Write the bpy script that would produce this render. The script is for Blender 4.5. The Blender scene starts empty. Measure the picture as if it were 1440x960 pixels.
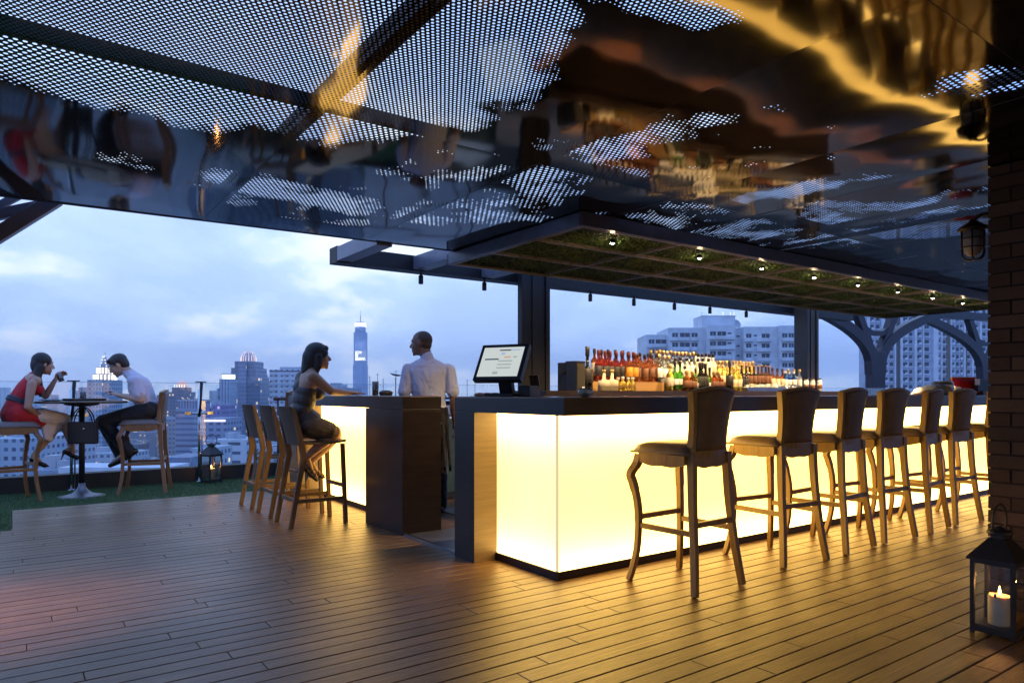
import bpy, bmesh, math, random
import numpy as np
from mathutils import Vector, Matrix, noise as mnoise
random.seed(7)
R = math.radians
SC = bpy.context.scene
COL = SC.collection

# ------------------------------------------------------------------ camera
FPX, HY, HC = 983.0, 552.5, 1.15          # focal length and horizon in photo pixels, eye height
YAW = math.atan(1370 / 983.0)
FW = Vector((math.cos(YAW), math.sin(YAW), 0))
RT = Vector((math.sin(YAW), -math.cos(YAW), 0))
cd = bpy.data.cameras.new('camera')
cam = bpy.data.objects.new('camera', cd); COL.objects.link(cam)
cam.location = (0, 0, HC)
cam.rotation_euler = (R(90), 0, YAW - R(90))
cd.sensor_width = 36; cd.lens = 36 * FPX / 1440
cd.shift_y = (HY - 480) / 1440
cd.clip_start = 0.05; cd.clip_end = 12000
SC.camera = cam

# ------------------------------------------------------------------ sky, sun, exposure
SUN_EL, SUN_AZ = R(3), YAW + R(150)
w = bpy.data.worlds.new('World'); SC.world = w; w.use_nodes = True
nt = w.node_tree; N = nt.nodes; L = nt.links; N.clear()
out = N.new('ShaderNodeOutputWorld')
sky = N.new('ShaderNodeTexSky'); sky.sky_type = 'NISHITA'; sky.sun_disc = False
sky.sun_elevation = SUN_EL; sky.sun_rotation = R(90) - SUN_AZ
sky.air_density = 1.0; sky.dust_density = 1.5; sky.ozone_density = 3.0
b1 = N.new('ShaderNodeBackground'); b1.inputs[1].default_value = 0.05
L.new(sky.outputs[0], b1.inputs[0])
tc = N.new('ShaderNodeTexCoord')
sp = N.new('ShaderNodeSeparateXYZ'); L.new(tc.outputs['Generated'], sp.inputs[0])
def wm(op, a, b=None, c=None):
    n = N.new('ShaderNodeMath'); n.operation = op
    for i, v in enumerate((a, b, c)):
        if v is None: continue
        if isinstance(v, (int, float)): n.inputs[i].default_value = v
        else: L.new(v, n.inputs[i])
    return n.outputs[0]
den = wm('ADD', wm('MAXIMUM', sp.outputs[2], 0.0), 0.34)
cb = N.new('ShaderNodeCombineXYZ')
L.new(wm('DIVIDE', sp.outputs[0], den), cb.inputs[0]); L.new(wm('DIVIDE', sp.outputs[1], den), cb.inputs[1])
nz = N.new('ShaderNodeTexNoise'); nz.inputs['Scale'].default_value = 1.9; nz.inputs['Detail'].default_value = 7
nz.inputs['Roughness'].default_value = 0.55; nz.inputs['Distortion'].default_value = 0.15
L.new(cb.outputs[0], nz.inputs['Vector'])
cr = N.new('ShaderNodeValToRGB'); L.new(nz.outputs[0], cr.inputs[0])
e = cr.color_ramp.elements; e[0].position = 0.40; e[1].position = 0.61
e[0].color = (0.40, 0.54, 0.88, 1); e[1].color = (0.80, 0.88, 0.98, 1)
m_ = e.new(0.52); m_.color = (0.48, 0.63, 0.93, 1)
# brighter towards the afterglow, bluer away from it
dt = N.new('ShaderNodeVectorMath'); dt.operation = 'DOT_PRODUCT'
L.new(tc.outputs['Generated'], dt.inputs[0])
g = FW * math.cos(R(22)) - RT * math.sin(R(22)); dt.inputs[1].default_value = (g.x, g.y, 0.1)
mr = N.new('ShaderNodeMapRange'); L.new(dt.outputs['Value'], mr.inputs[0])
mr.inputs[1].default_value = 0.35; mr.inputs[2].default_value = 1.0; mr.inputs[3].default_value = 0.0; mr.inputs[4].default_value = 1.0
mx = N.new('ShaderNodeMix'); mx.data_type = 'RGBA'
L.new(mr.outputs[0], mx.inputs[0]); mx.inputs[6].default_value = (0.42, 0.62, 1.0, 1); mx.inputs[7].default_value = (1.0, 1.0, 1.0, 1)
mu = N.new('ShaderNodeMix'); mu.data_type = 'RGBA'; mu.blend_type = 'MULTIPLY'; mu.inputs[0].default_value = 1
L.new(cr.outputs[0], mu.inputs[6]); L.new(mx.outputs[2], mu.inputs[7])
b2 = N.new('ShaderNodeBackground'); b2.inputs[1].default_value = 1.55
L.new(mu.outputs[2], b2.inputs[0])
ad = N.new('ShaderNodeAddShader'); L.new(b1.outputs[0], ad.inputs[0]); L.new(b2.outputs[0], ad.inputs[1])
L.new(ad.outputs[0], out.inputs[0])
sl = bpy.data.lights.new('sun', 'SUN'); sl.energy = 0.25; sl.angle = R(25); sl.color = (1.0, 0.86, 0.8)
so = bpy.data.objects.new('sun', sl); COL.objects.link(so)
so.rotation_euler = Vector((math.cos(SUN_AZ) * math.cos(SUN_EL), math.sin(SUN_AZ) * math.cos(SUN_EL), math.sin(SUN_EL))).to_track_quat('Z', 'Y').to_euler()
SC.view_settings.view_transform = 'Standard'; SC.view_settings.look = 'None'
SC.view_settings.exposure = 0.0; SC.view_settings.gamma = 1
SC.cycles.use_denoising = True
SC.cycles.max_bounces = 8; SC.cycles.diffuse_bounces = 3; SC.cycles.glossy_bounces = 4
SC.cycles.transmission_bounces = 6; SC.cycles.transparent_max_bounces = 16
SC.cycles.caustics_reflective = False; SC.cycles.caustics_refractive = False
SC.cycles.sample_clamp_indirect = 6

# ------------------------------------------------------------------ pixel helpers (photo pixels 1440x960)
def at(px, depth, z=None, py=None):
    r = (px - 720) / FPX
    p = (FW + RT * r) * depth
    p.z = z if z is not None else HC + (HY - py) / FPX * depth
    return p
def flo(px, py, z=0.0):
    return at(px, (HC - z) * FPX / (py - HY), z)
def on_y(px, Y):                      # x of the point at world y = Y seen at column px
    r = (px - 720) / FPX
    return Y * (FW.x + RT.x * r) / (FW.y + RT.y * r)

# ------------------------------------------------------------------ object helpers
def link(o, parent=None):
    COL.objects.link(o)
    if parent is not None: o.parent = parent
    return o
def tag(o, label=None, cat=None, group=None, kind=None):
    if label: o['label'] = label
    if cat: o['category'] = cat
    if group: o['group'] = group
    if kind: o['kind'] = kind
    return o
def thing(name, label, cat, loc=(0, 0, 0), rz=0.0, group=None):
    o = bpy.data.objects.new(name, None); COL.objects.link(o)
    o.location = loc; o.rotation_euler = (0, 0, rz); o.empty_display_size = 0.1
    return tag(o, label, cat, group)
def kids(o): return [c for c in bpy.data.objects if c.parent == o]
def copy_tree(o, parent=None, depth=0):
    c = o.copy(); COL.objects.link(c)
    if parent is not None: c.parent = parent
    for ch in TREE.get(o.name, []): copy_tree(ch, c)
    return c
TREE = {}
class MB:
    def __init__(s): s.v = []; s.f = []; s.m = []; s.sm = []
    def add(s, vs, fs, mi=0, smooth=False, M=None):
        b = len(s.v)
        for p in vs:
            p = Vector(p)
            if M is not None: p = M @ p
            s.v.append(tuple(p))
        for f in fs: s.f.append([b + i for i in f]); s.m.append(mi); s.sm.append(smooth)
    def box(s, x0, x1, y0, y1, z0, z1, mi=0, M=None):
        vs = [(x, y, z) for z in (z0, z1) for y in (y0, y1) for x in (x0, x1)]
        fs = [(0, 2, 3, 1), (4, 5, 7, 6), (0, 1, 5, 4), (2, 6, 7, 3), (0, 4, 6, 2), (1, 3, 7, 5)]
        s.add(vs, fs, mi, False, M)
    def beam(s, p0, p1, wa, hb, mi=0, up=(0, 0, 1), w1=None, h1=None, ext=0.0):
        p0 = Vector(p0); p1 = Vector(p1); d = (p1 - p0).normalized()
        p0 = p0 - d * ext; p1 = p1 + d * ext
        sx = d.cross(Vector(up))
        if sx.length < 1e-4: sx = d.cross(Vector((0, 1, 0)))
        sx.normalize(); uy = sx.cross(d).normalized()
        w1 = wa if w1 is None else w1; h1 = hb if h1 is None else h1
        vs = [p0 - sx * wa / 2 - uy * hb / 2, p0 + sx * wa / 2 - uy * hb / 2, p0 + sx * wa / 2 + uy * hb / 2, p0 - sx * wa / 2 + uy * hb / 2,
              p1 - sx * w1 / 2 - uy * h1 / 2, p1 + sx * w1 / 2 - uy * h1 / 2, p1 + sx * w1 / 2 + uy * h1 / 2, p1 - sx * w1 / 2 + uy * h1 / 2]
        s.add(vs, [(0, 1, 2, 3), (4, 7, 6, 5), (0, 4, 5, 1), (1, 5, 6, 2), (2, 6, 7, 3), (3, 7, 4, 0)], mi)
    def sweep(s, pts, prof, side=(0, 1, 0), mi=0, smooth=False, cyc=False, scl=None):
        """sweep profile [(a,b)..] (a along side, b along the normal in the bend plane) along pts"""
        n = len(pts); k = len(prof); vs = []
        pts = [Vector(p) for p in pts]; side = Vector(side)
        for i in range(n):
            if cyc: t = pts[(i + 1) % n] - pts[(i - 1) % n]
            else: t = pts[min(i + 1, n - 1)] - pts[max(i - 1, 0)]
            t.normalize()
            sd = (side - t * side.dot(t)).normalized(); nn = t.cross(sd)
            q = scl[i] if scl else 1.0
            for a, b in prof: vs.append(pts[i] + sd * a * q + nn * b * q)
        fs = []
        for i in range(n if cyc else n - 1):
            j = (i + 1) % n
            for q in range(k):
                r = (q + 1) % k
                fs.append((i * k + q, i * k + r, j * k + r, j * k + q))
        if not cyc:
            fs.append(tuple(reversed(range(k)))); fs.append(tuple((n - 1) * k + q for q in range(k)))
        s.add(vs, fs, mi, smooth)
    def tube(s, pts, r, n=8, mi=0, cyc=False, scl=None, side=None):
        prof = [(r * math.cos(2 * math.pi * i / n), r * math.sin(2 * math.pi * i / n)) for i in range(n)]
        P = [Vector(p) for p in pts]
        if side is None:
            d = (P[-1] - P[0]) if not cyc else (P[1] - P[0])
            side = Vector((0, 0, 1)) if abs(d.normalized().z) < 0.8 else Vector((1, 0, 0))
        s.sweep(P, prof, side, mi, True, cyc, scl)
    def lathe(s, prof, n=16, mi=0, M=None, smooth=True, mats=None):
        vs = []; fs = []; b = len(s.v)
        for r, z in prof:
            for i in range(n):
                a = 2 * math.pi * i / n; vs.append((r * math.cos(a), r * math.sin(a), z))
        for j in range(len(prof) - 1):
            for i in range(n):
                k = (i + 1) % n; fs.append((j * n + i, j * n + k, (j + 1) * n + k, (j + 1) * n + i))
        f0 = len(s.f)
        s.add(vs, fs, mi, smooth, M)
        if mats:
            for j in range(len(prof) - 1):
                for i in range(n): s.m[f0 + j * n + i] = mats[j]
        if prof[0][0] > 1e-5: s.f.append([b + i for i in reversed(range(n))]); s.m.append(mats[0] if mats else mi); s.sm.append(False)
        if prof[-1][0] > 1e-5: s.f.append([b + (len(prof) - 1) * n + i for i in range(n)]); s.m.append(mats[-1] if mats else mi); s.sm.append(False)
    def prism(s, poly, z0, z1, mi=0, M=None):
        k = len(poly)
        vs = [(x, y, z0) for x, y in poly] + [(x, y, z1) for x, y in poly]
        fs = [tuple(reversed(range(k))), tuple(range(k, 2 * k))] + [(i, (i + 1) % k, k + (i + 1) % k, k + i) for i in range(k)]
        s.add(vs, fs, mi, False, M)
    def rc(s, p0, r0, p1, r1, n=14, mi=0, fl=1.0, side=None):
        """tapered capsule; fl flattens across 'side'"""
        p0 = Vector(p0); p1 = Vector(p1); d = p1 - p0
        if d.length < 1e-6: d = Vector((0, 0, 1e-4))
        t = d.normalized()
        sd = Vector(side) if side is not None else (Vector((0, 0, 1)) if abs(t.z) < 0.9 else Vector((1, 0, 0)))
        sd = (sd - t * sd.dot(t)).normalized(); nn = t.cross(sd)
        rings = []
        for q in range(5):
            a = -math.pi / 2 + q * math.pi / 8
            rings.append((p0 + t * r0 * math.sin(a), max(r0 * math.cos(a), r0 * 0.02)))
        for q in range(5):
            a = q * math.pi / 8
            rings.append((p1 + t * r1 * math.sin(a), max(r1 * math.cos(a), r1 * 0.02)))
        vs = []
        for c, r in rings:
            for i in range(n):
                a = 2 * math.pi * i / n; vs.append(c + sd * (r * math.cos(a) * fl) + nn * (r * math.sin(a)))
        m = len(rings); fs = [(j * n + i, j * n + (i + 1) % n, (j + 1) * n + (i + 1) % n, (j + 1) * n + i) for j in range(m - 1) for i in range(n)]
        fs.append(tuple(reversed(range(n)))); fs.append(tuple((m - 1) * n + i for i in range(n)))
        s.add(vs, fs, mi, True)
    def ell(s, c, ax, ay, az, n=18, m=12, mi=0):
        """ellipsoid, ax/ay/az are axis vectors with lengths = radii"""
        c = Vector(c); ax = Vector(ax); ay = Vector(ay); az = Vector(az); vs = []; fs = []
        for j in range(m + 1):
            th = -math.pi / 2 + math.pi * j / m
            th = max(min(th, math.pi / 2 - 0.03), -math.pi / 2 + 0.03)
            for i in range(n):
                a = 2 * math.pi * i / n
                vs.append(c + ax * (math.cos(th) * math.cos(a)) + ay * (math.cos(th) * math.sin(a)) + az * math.sin(th))
        for j in range(m):
            for i in range(n): fs.append((j * n + i, j * n + (i + 1) % n, (j + 1) * n + (i + 1) % n, (j + 1) * n + i))
        fs.append(tuple(reversed(range(n)))); fs.append(tuple(m * n + i for i in range(n)))
        s.add(vs, fs, mi, True)
    def mesh(s, name, mats):
        me = bpy.data.meshes.new(name); me.from_pydata(s.v, [], s.f)
        for m in mats: me.materials.append(m)
        me.polygons.foreach_set('material_index', s.m); me.polygons.foreach_set('use_smooth', s.sm)
        me.update(); return me
    def build(s, name, mats, parent=None, bevel=0.0, fixn=True, auto=False):
        if not isinstance(mats, (list, tuple)): mats = [mats]
        me = s.mesh(name, mats)
        if fixn or bevel:
            bm = bmesh.new(); bm.from_mesh(me)
            if bevel:
                ed = [e_ for e_ in bm.edges if len(e_.link_faces) == 2 and e_.calc_face_angle(0) > 0.6]
                bmesh.ops.bevel(bm, geom=ed, offset=bevel, segments=2, profile=0.6, affect='EDGES', clamp_overlap=True)
            bmesh.ops.recalc_face_normals(bm, faces=bm.faces); bm.to_mesh(me); bm.free()
        o = bpy.data.objects.new(name, me); link(o, parent)
        if parent is not None: TREE.setdefault(parent.name, []).append(o)
        return o
def fuse(mb, name, mat, voxel, smooth=4, parent=None, sf=0.6):
    """union of overlapping closed shapes -> one continuous skin"""
    tmp = bpy.data.objects.new('tmp', mb.mesh('tmp', [])); COL.objects.link(tmp)
    m = tmp.modifiers.new('r', 'REMESH'); m.mode = 'VOXEL'; m.voxel_size = voxel; m.use_smooth_shade = True
    if smooth:
        q = tmp.modifiers.new('s', 'SMOOTH'); q.iterations = smooth; q.factor = sf
    dg = bpy.context.evaluated_depsgraph_get(); dg.update()
    me = bpy.data.meshes.new_from_object(tmp.evaluated_get(dg))
    bpy.data.objects.remove(tmp); me.name = name; me.materials.clear(); me.materials.append(mat)
    me.polygons.foreach_set('use_smooth', [True] * len(me.polygons))
    o = bpy.data.objects.new(name, me); link(o, parent)
    if parent is not None: TREE.setdefault(parent.name, []).append(o)
    return o

# ------------------------------------------------------------------ materials
class NT:
    def __init__(s, name):
        s.mat = bpy.data.materials.new(name); s.mat.use_nodes = True
        s.t = s.mat.node_tree; s.n = s.t.nodes; s.l = s.t.links
        s.p = s.n['Principled BSDF']; s.o = s.n['Material Output']
    def node(s, t, **kw):
        n = s.n.new(t)
        for k, v in kw.items(): setattr(n, k, v)
        return n
    def plug(s, v, inp):
        if isinstance(v, (int, float, tuple, list)): inp.default_value = v
        else: s.l.new(v, inp)
    def math(s, op, a, b=None, c=None):
        n = s.node('ShaderNodeMath', operation=op)
        for i, v in enumerate((a, b, c)):
            if v is not None: s.plug(v, n.inputs[i])
        return n.outputs[0]
    def co(s, kind='Object'): return s.node('ShaderNodeTexCoord').outputs[kind]
    def mapping(s, vec, scale=(1, 1, 1), loc=(0, 0, 0)):
        n = s.node('ShaderNodeMapping'); s.l.new(vec, n.inputs[0]); n.inputs['Scale'].default_value = scale; n.inputs['Location'].default_value = loc
        return n.outputs[0]
    def noise(s, vec, scale, detail=4, rough=0.55, dist=0.0):
        n = s.node('ShaderNodeTexNoise'); s.l.new(vec, n.inputs['Vector'])
        n.inputs['Scale'].default_value = scale; n.inputs['Detail'].default_value = detail
        n.inputs['Roughness'].default_value = rough; n.inputs['Distortion'].default_value = dist
        return n.outputs[0]
    def ramp(s, fac, stops):
        n = s.node('ShaderNodeValToRGB'); s.l.new(fac, n.inputs[0]); e = n.color_ramp.elements
        while len(e) < len(stops): e.new(0.5)
        for i, (p, c) in enumerate(stops): e[i].position = p; e[i].color = (*c, 1) if len(c) == 3 else c
        return n.outputs[0]
    def mix(s, f, a, b, blend='MIX'):
        n = s.node('ShaderNodeMix', data_type='RGBA', blend_type=blend)
        s.plug(f, n.inputs[0])
        for v, i in ((a, 6), (b, 7)):
            s.plug((*v, 1) if isinstance(v, tuple) and len(v) == 3 else v, n.inputs[i])
        return n.outputs[2]
    def bump(s, h, strength=0.3, dist=0.01):
        n = s.node('ShaderNodeBump'); s.l.new(h, n.inputs['Height']); n.inputs['Strength'].default_value = strength; n.inputs['Distance'].default_value = dist
        s.l.new(n.outputs[0], s.p.inputs['Normal']); return n.outputs[0]
    def setp(s, **kw):
        for k, v in kw.items():
            k = {'base': 'Base Color', 'rough': 'Roughness', 'metal': 'Metallic', 'spec': 'Specular IOR Level', 'trans': 'Transmission Weight',
                 'emis': 'Emission Color', 'estr': 'Emission Strength', 'coat': 'Coat Weight', 'crough': 'Coat Roughness', 'sheen': 'Sheen Weight', 'sss': 'Subsurface Weight'}.get(k, k)
            s.plug((*v, 1) if isinstance(v, tuple) and len(v) == 3 else v, s.p.inputs[k])
        return s.mat
def plain(name, c, rough=0.5, metal=0.0, var=0.15, sc=8.0, bump=0.0, bsc=60, **kw):
    t = NT(name); co = t.co()
    f = t.noise(co, sc, 5)
    a = tuple(x * (1 - var) for x in c); b = tuple(min(1, x * (1 + var)) for x in c)
    t.setp(base=t.ramp(f, [(0.3, a), (0.7, b)]), rough=rough, metal=metal, **kw)
    if bump: t.bump(t.noise(co, bsc, 4), bump, 0.004)
    return t.mat
def wood(name, c0, c1, rough=0.4, stretch=(1, 14, 14), sc=3.0, bump=0.15, spec=0.5):
    t = NT(name); co = t.co(); v = t.mapping(co, stretch)
    f = t.noise(v, sc, 7, 0.6, 0.6); f2 = t.noise(co, 1.7, 3)
    c = t.ramp(f, [(0.25, c0), (0.75, c1)])
    c = t.mix(t.math('MULTIPLY', f2, 0.5), c, tuple(x * 0.6 for x in c0))
    t.setp(base=c, rough=t.math('MULTIPLY_ADD', f, 0.15, rough - 0.07), spec=spec)
    t.bump(f, bump, 0.003); return t.mat
M = {}
M['dark_wood'] = wood('dark_veneer', (0.020, 0.013, 0.011), (0.046, 0.031, 0.026), 0.33, (1.5, 1.5, 22), 2.2, 0.06)
M['lit_post_wood'] = wood('panel_lit_veneer', (0.10, 0.065, 0.035), (0.20, 0.13, 0.07), 0.4, (1.5, 1.5, 26), 2.0, 0.08)  # the dark veneer lightened, glow of the light panels put into its colour
M['stool_wood'] = wood('stool_wood', (0.20, 0.115, 0.028), (0.40, 0.24, 0.065), 0.38, (7, 7, 1), 6, 0.12)
M['chair_wood'] = wood('chair_beech', (0.20, 0.10, 0.045), (0.34, 0.18, 0.085), 0.4, (7, 7, 1), 6, 0.12)
M['plank_wood'] = wood('plank_seat_wood', (0.14, 0.080, 0.034), (0.26, 0.155, 0.070), 0.42, (6, 6, 1), 6, 0.12)
M['leather'] = plain('brown_leather', (0.17, 0.11, 0.052), 0.36, bump=0.25, bsc=120, var=0.25)
M['leather_dark'] = plain('dark_leather', (0.14, 0.088, 0.036), 0.6, bump=0.25, bsc=120, var=0.25)
M['leather_grey'] = plain('taupe_leather', (0.16, 0.13, 0.12), 0.42, bump=0.25, bsc=120)
M['black_metal'] = plain('black_metal', (0.014, 0.014, 0.016), 0.4, 0.3, bump=0.1)
M['steel_dark'] = plain('dark_painted_steel', (0.014, 0.013, 0.015), 0.5, 0.2, bump=0.05)
M['steel_blue'] = plain('grey_painted_steel', (0.18, 0.19, 0.25), 0.35, 0.2, bump=0.05)
M['steel_plum'] = plain('plum_grey_painted_steel', (0.075, 0.065, 0.085), 0.34, 0.25, bump=0.05)
M['chrome'] = plain('chrome', (0.6, 0.6, 0.62), 0.15, 1.0, var=0.05)
M['stainless'] = plain('stainless', (0.35, 0.36, 0.38), 0.3, 1.0, var=0.1)
M['white'] = plain('white_ceramic', (0.75, 0.73, 0.70), 0.25, var=0.04)
M['steel_plum_dark'] = plain('dark_plum_steel', (0.032, 0.029, 0.044), 0.32, 0.25, bump=0.05)
M['maroon'] = plain('maroon_paint', (0.10, 0.02, 0.02), 0.4)
# ================================================================== the deck
def deck():
    mb = MB(); rnd = []; rg = random.Random(3)
    X0, X1 = -4.0, 16.0; Y1 = 8.44; wB = 0.1055; gap = 0.006
    i = 0; y = Y1
    while y > -4.0:
        y0 = y - wB + gap
        x = X0 - rg.random() * 1.8
        left = 0.012
        while x < X1:
            ln = rg.choice((1.2, 1.8, 2.2, 2.4)) ; x1 = x + ln
            a, b = max(x, X0), min(x1, X1)
            if y0 > 7.2: a = max(a, left)             # the turf turns the corner on the left
            if b - a > 0.05:
                z = rg.uniform(-0.0012, 0.0); n0 = len(mb.f); ch = 0.0022
                A, B = a + 0.0014, b - 0.0014
                vs = [(A, y0, z - .025), (B, y0, z - .025), (B, y, z - .025), (A, y, z - .025),
                      (A, y0, z - ch), (B, y0, z - ch), (B, y, z - ch), (A, y, z - ch),
                      (A + ch, y0 + ch, z), (B - ch, y0 + ch, z), (B - ch, y - ch, z), (A + ch, y - ch, z)]
                fs = [(0, 1, 5, 4), (1, 2, 6, 5), (2, 3, 7, 6), (3, 0, 4, 7), (4, 5, 9, 8), (5, 6, 10, 9), (6, 7, 11, 10), (7, 4, 8, 11), (8, 9, 10, 11)]
                mb.add(vs, fs); r = rg.random(); rnd += [r] * (len(mb.f) - n0)
            x = x1
        y -= wB; i += 1
    t = NT('deck_boards'); co = t.co()
    at_ = t.node('ShaderNodeAttribute'); at_.attribute_name = 'rnd'
    off = t.node('ShaderNodeCombineXYZ'); t.l.new(t.math('MULTIPLY', at_.outputs['Fac'], 37.0), off.inputs[0]); t.l.new(t.math('MULTIPLY', at_.outputs['Fac'], 11.0), off.inputs[2])
    va = t.node('ShaderNodeVectorMath', operation='ADD'); t.l.new(co, va.inputs[0]); t.l.new(off.outputs[0], va.inputs[1])
    grain = t.noise(t.mapping(va.outputs[0], (1.4, 22, 1)), 3.0, 8, 0.62, 0.9)
    fine = t.noise(t.mapping(va.outputs[0], (6, 160, 1)), 4.0, 4, 0.6)
    patch = t.noise(co, 1.6, 6, 0.6)
    c = t.ramp(grain, [(0.28, (0.065, 0.029, 0.012)), (0.5, (0.205, 0.105, 0.038)), (0.75, (0.36, 0.20, 0.080))])
    c = t.mix(t.math('MULTIPLY', at_.outputs['Fac'], 0.55), c, (0.070, 0.034, 0.018))
    c = t.mix(t.math('MULTIPLY', t.math('GREATER_THAN', fine, 0.58), 0.5), c, (0.05, 0.03, 0.02))
    c = t.mix(t.math('MULTIPLY', t.math('SUBTRACT', patch, 0.35), 1.3), c, (0.085, 0.055, 0.036))
    scr = t.noise(t.mapping(va.outputs[0], (0.8, 60, 1)), 2.2, 3, 0.5)
    c = t.mix(t.math('MULTIPLY', t.math('GREATER_THAN', scr, 0.66), 0.6), c, (0.34, 0.22, 0.11))
    blot = t.noise(co, 4.5, 5, 0.7)
    c = t.mix(t.math('MULTIPLY', t.math('GREATER_THAN', blot, 0.66), 0.45), c, (0.05, 0.03, 0.02))
    r = t.math('MULTIPLY_ADD', patch, 0.30, 0.14); r = t.math('MULTIPLY_ADD', fine, 0.10, r)
    t.setp(base=c, rough=r, spec=0.55)
    h = t.math('ADD', t.math('MULTIPLY', fine, 0.6), t.math('MULTIPLY', grain, 0.8)); h = t.math('ADD', h, t.math('MULTIPLY', patch, 0.6))
    t.bump(h, 0.45, 0.004)
    o = mb.build('deck', t.mat, fixn=False)
    a = o.data.attributes.new('rnd', 'FLOAT', 'FACE'); a.data.foreach_set('value', rnd)
    return tag(o, kind='structure')
deck()
mb = MB(); mb.box(-9, 26, -5, 9.80, -0.40, -0.030)
tag(mb.build('roof_slab', plain('black_subfloor', (0.012, 0.011, 0.011), 0.8)), kind='structure')

# artificial turf strip
def turf():
    t = NT('turf'); co = t.co()
    f = t.noise(co, 9, 6); f2 = t.noise(co, 220, 3)
    c = t.ramp(f, [(0.3, (0.03, 0.085, 0.026)), (0.7, (0.06, 0.14, 0.042))])
    c = t.mix(t.math('MULTIPLY', f2, 0.5), c, (0.012, 0.035, 0.012)); t.setp(base=c, rough=0.8); t.bump(f2, 0.9, 0.01)
    mb = MB(); mb.box(-6, 4.6, 8.447, 9.77, -0.03, 0.002); mb.box(-6, 0.008, 7.225, 8.447, -0.03, 0.002)
    tag(mb.build('turf_base', t.mat), kind='structure')
    rg = random.Random(5); g = MB()
    def blades(x0, x1, y0, y1, n):
        for _ in range(n):
            x, y = rg.uniform(x0, x1), rg.uniform(y0, y1); a = rg.uniform(0, 6.28); h = rg.uniform(.012, .026); w_ = .0022
            dx, dy = math.cos(a) * w_, math.sin(a) * w_; lx, ly = rg.uniform(-.01, .01), rg.uniform(-.01, .01)
            g.add([(x - dx, y - dy, 0), (x + dx, y + dy, 0), (x + lx, y + ly, h)], [(0, 1, 2)])
    blades(-0.6, 5, 8.447, 9.77, 42000); blades(-0.7, 0.0, 7.23, 8.44, 7000)
    t2 = NT('turf_blades'); f = t2.noise(t2.co(), 30, 3)
    t2.setp(base=t2.ramp(f, [(0.3, (0.03, 0.095, 0.028)), (0.7, (0.08, 0.175, 0.05))]), rough=0.6)
    tag(g.build('turf', t2.mat, fixn=False), 'short green artificial turf strip between deck and kerb', 'turf', kind='stuff')
turf()
# kerb wall under the glass
mb = MB(); mb.box(-9, 26, 9.77, 9.97, -0.05, 0.19)
tag(mb.build('kerb_wall', plain('black_render', (0.02, 0.02, 0.022), 0.6, bump=0.2), bevel=0.006), 'low black kerb wall under the glass balustrade at the roof edge', 'kerb wall')

# glass balustrade
def pane_mat():
    t = NT('balustrade_glass'); t.n.remove(t.p)
    tr = t.node('ShaderNodeBsdfTransparent'); tr.inputs[0].default_value = (0.90, 0.95, 0.97, 1)
    gl = t.node('ShaderNodeBsdfGlossy'); gl.inputs['Roughness'].default_value = 0.0; gl.inputs[0].default_value = (1, 1, 1, 1)
    fr = t.node('ShaderNodeFresnel'); fr.inputs[0].default_value = 1.5
    mxs = t.node('ShaderNodeMixShader'); t.l.new(t.math('MINIMUM', t.math('MULTIPLY', fr.outputs[0], 2.2), 1.0), mxs.inputs[0])
    t.l.new(tr.outputs[0], mxs.inputs[1]); t.l.new(gl.outputs[0], mxs.inputs[2]); t.l.new(mxs.outputs[0], t.o.inputs[0])
    return t.mat
M['pane'] = pane_mat()
def edge_mat():
    t = NT('glass_edge'); t.setp(base=(0.25, 0.42, 0.45), rough=0.1); return t.mat
bal = thing('glass_balustrade', 'clear frameless glass balustrade standing on the black kerb along the roof edge', 'balustrade', (0, 9.87, 0.19))
x = -6.0
ge = edge_mat()
while x < 25:
    m1 = MB(); m1.add([(x + .006, 0, 0), (x + 1.392, 0, 0), (x + 1.392, 0, 1.09), (x + .006, 0, 1.09)], [(0, 1, 2, 3)])
    p = m1.build('glass_pane', M['pane'], bal, fixn=False)
    m2 = MB(); m2.box(x + .006, x + 1.392, -.004, .004, 1.091, 1.096)
    e1 = m2.build('pane_edge', ge, p); 
    x += 1.4
def balustrade_post(first=None):
    t = thing('balustrade_post', 'x', 'post')
    m = MB(); m.tube([(0, 0, 0.0), (0, 0, 1.02)], 0.016, 10); m.tube([(-.10, 0, .0), (-.10, 0, .0)], .0001, 3) if False else None
    m.tube([(0.035, 0, 0.0), (0.035, 0, .80)], 0.009, 8); m.build('pole', M['chrome'], t)
    m = MB(); m.lathe([(.045, 0), (.045, .012), (.02, .02)], 14); m.build('foot_plate', M['chrome'], t)
    m = MB(); m.tube([(-.16, 0, .76), (.16, 0, .76)], .012, 8); m.box(-.17, -.10, -.015, .015, .745, .775); m.box(.10, .17, -.015, .015, .745, .775)
    m.tube([(.14, 0, .74), (.14, 0, .88)], .007, 8); m.build('cross_arm', M['chrome'], t)
    m = MB(); m.tube([(0, 0, .72), (.03, 0, 1.10)], .020, 8); m.box(-.045, .085, -.006, .006, 1.10, 1.112); m.build('glass_clamp', M['black_metal'], t)
    return t
bp = balustrade_post(); spots = [(.585, 'slim chrome balustrade post behind the round table with the handbag'), (1.99, 'slim chrome balustrade post rising behind the small candle lantern')]
for i, (px_, lb) in enumerate(spots):
    o = bp if i == 0 else copy_tree(bp)
    o.location = (px_, 9.74, 0.0); o['label'] = lb; o['group'] = 'balustrade posts'; o.scale = (1, 1, 1.17)
m = MB(); m.tube([(2.94, 9.72, 1.07), (7.6, 9.72, 1.07)], .022, 10)
for xx in (3.0, 4.6, 6.1, 7.5): m.tube([(xx, 9.72, 0.0), (xx, 9.72, 1.06)], .014, 8)
tag(m.build('handrail', M['maroon']), 'dark maroon tubular handrail in front of the glass behind the small bar', 'handrail')

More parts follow.
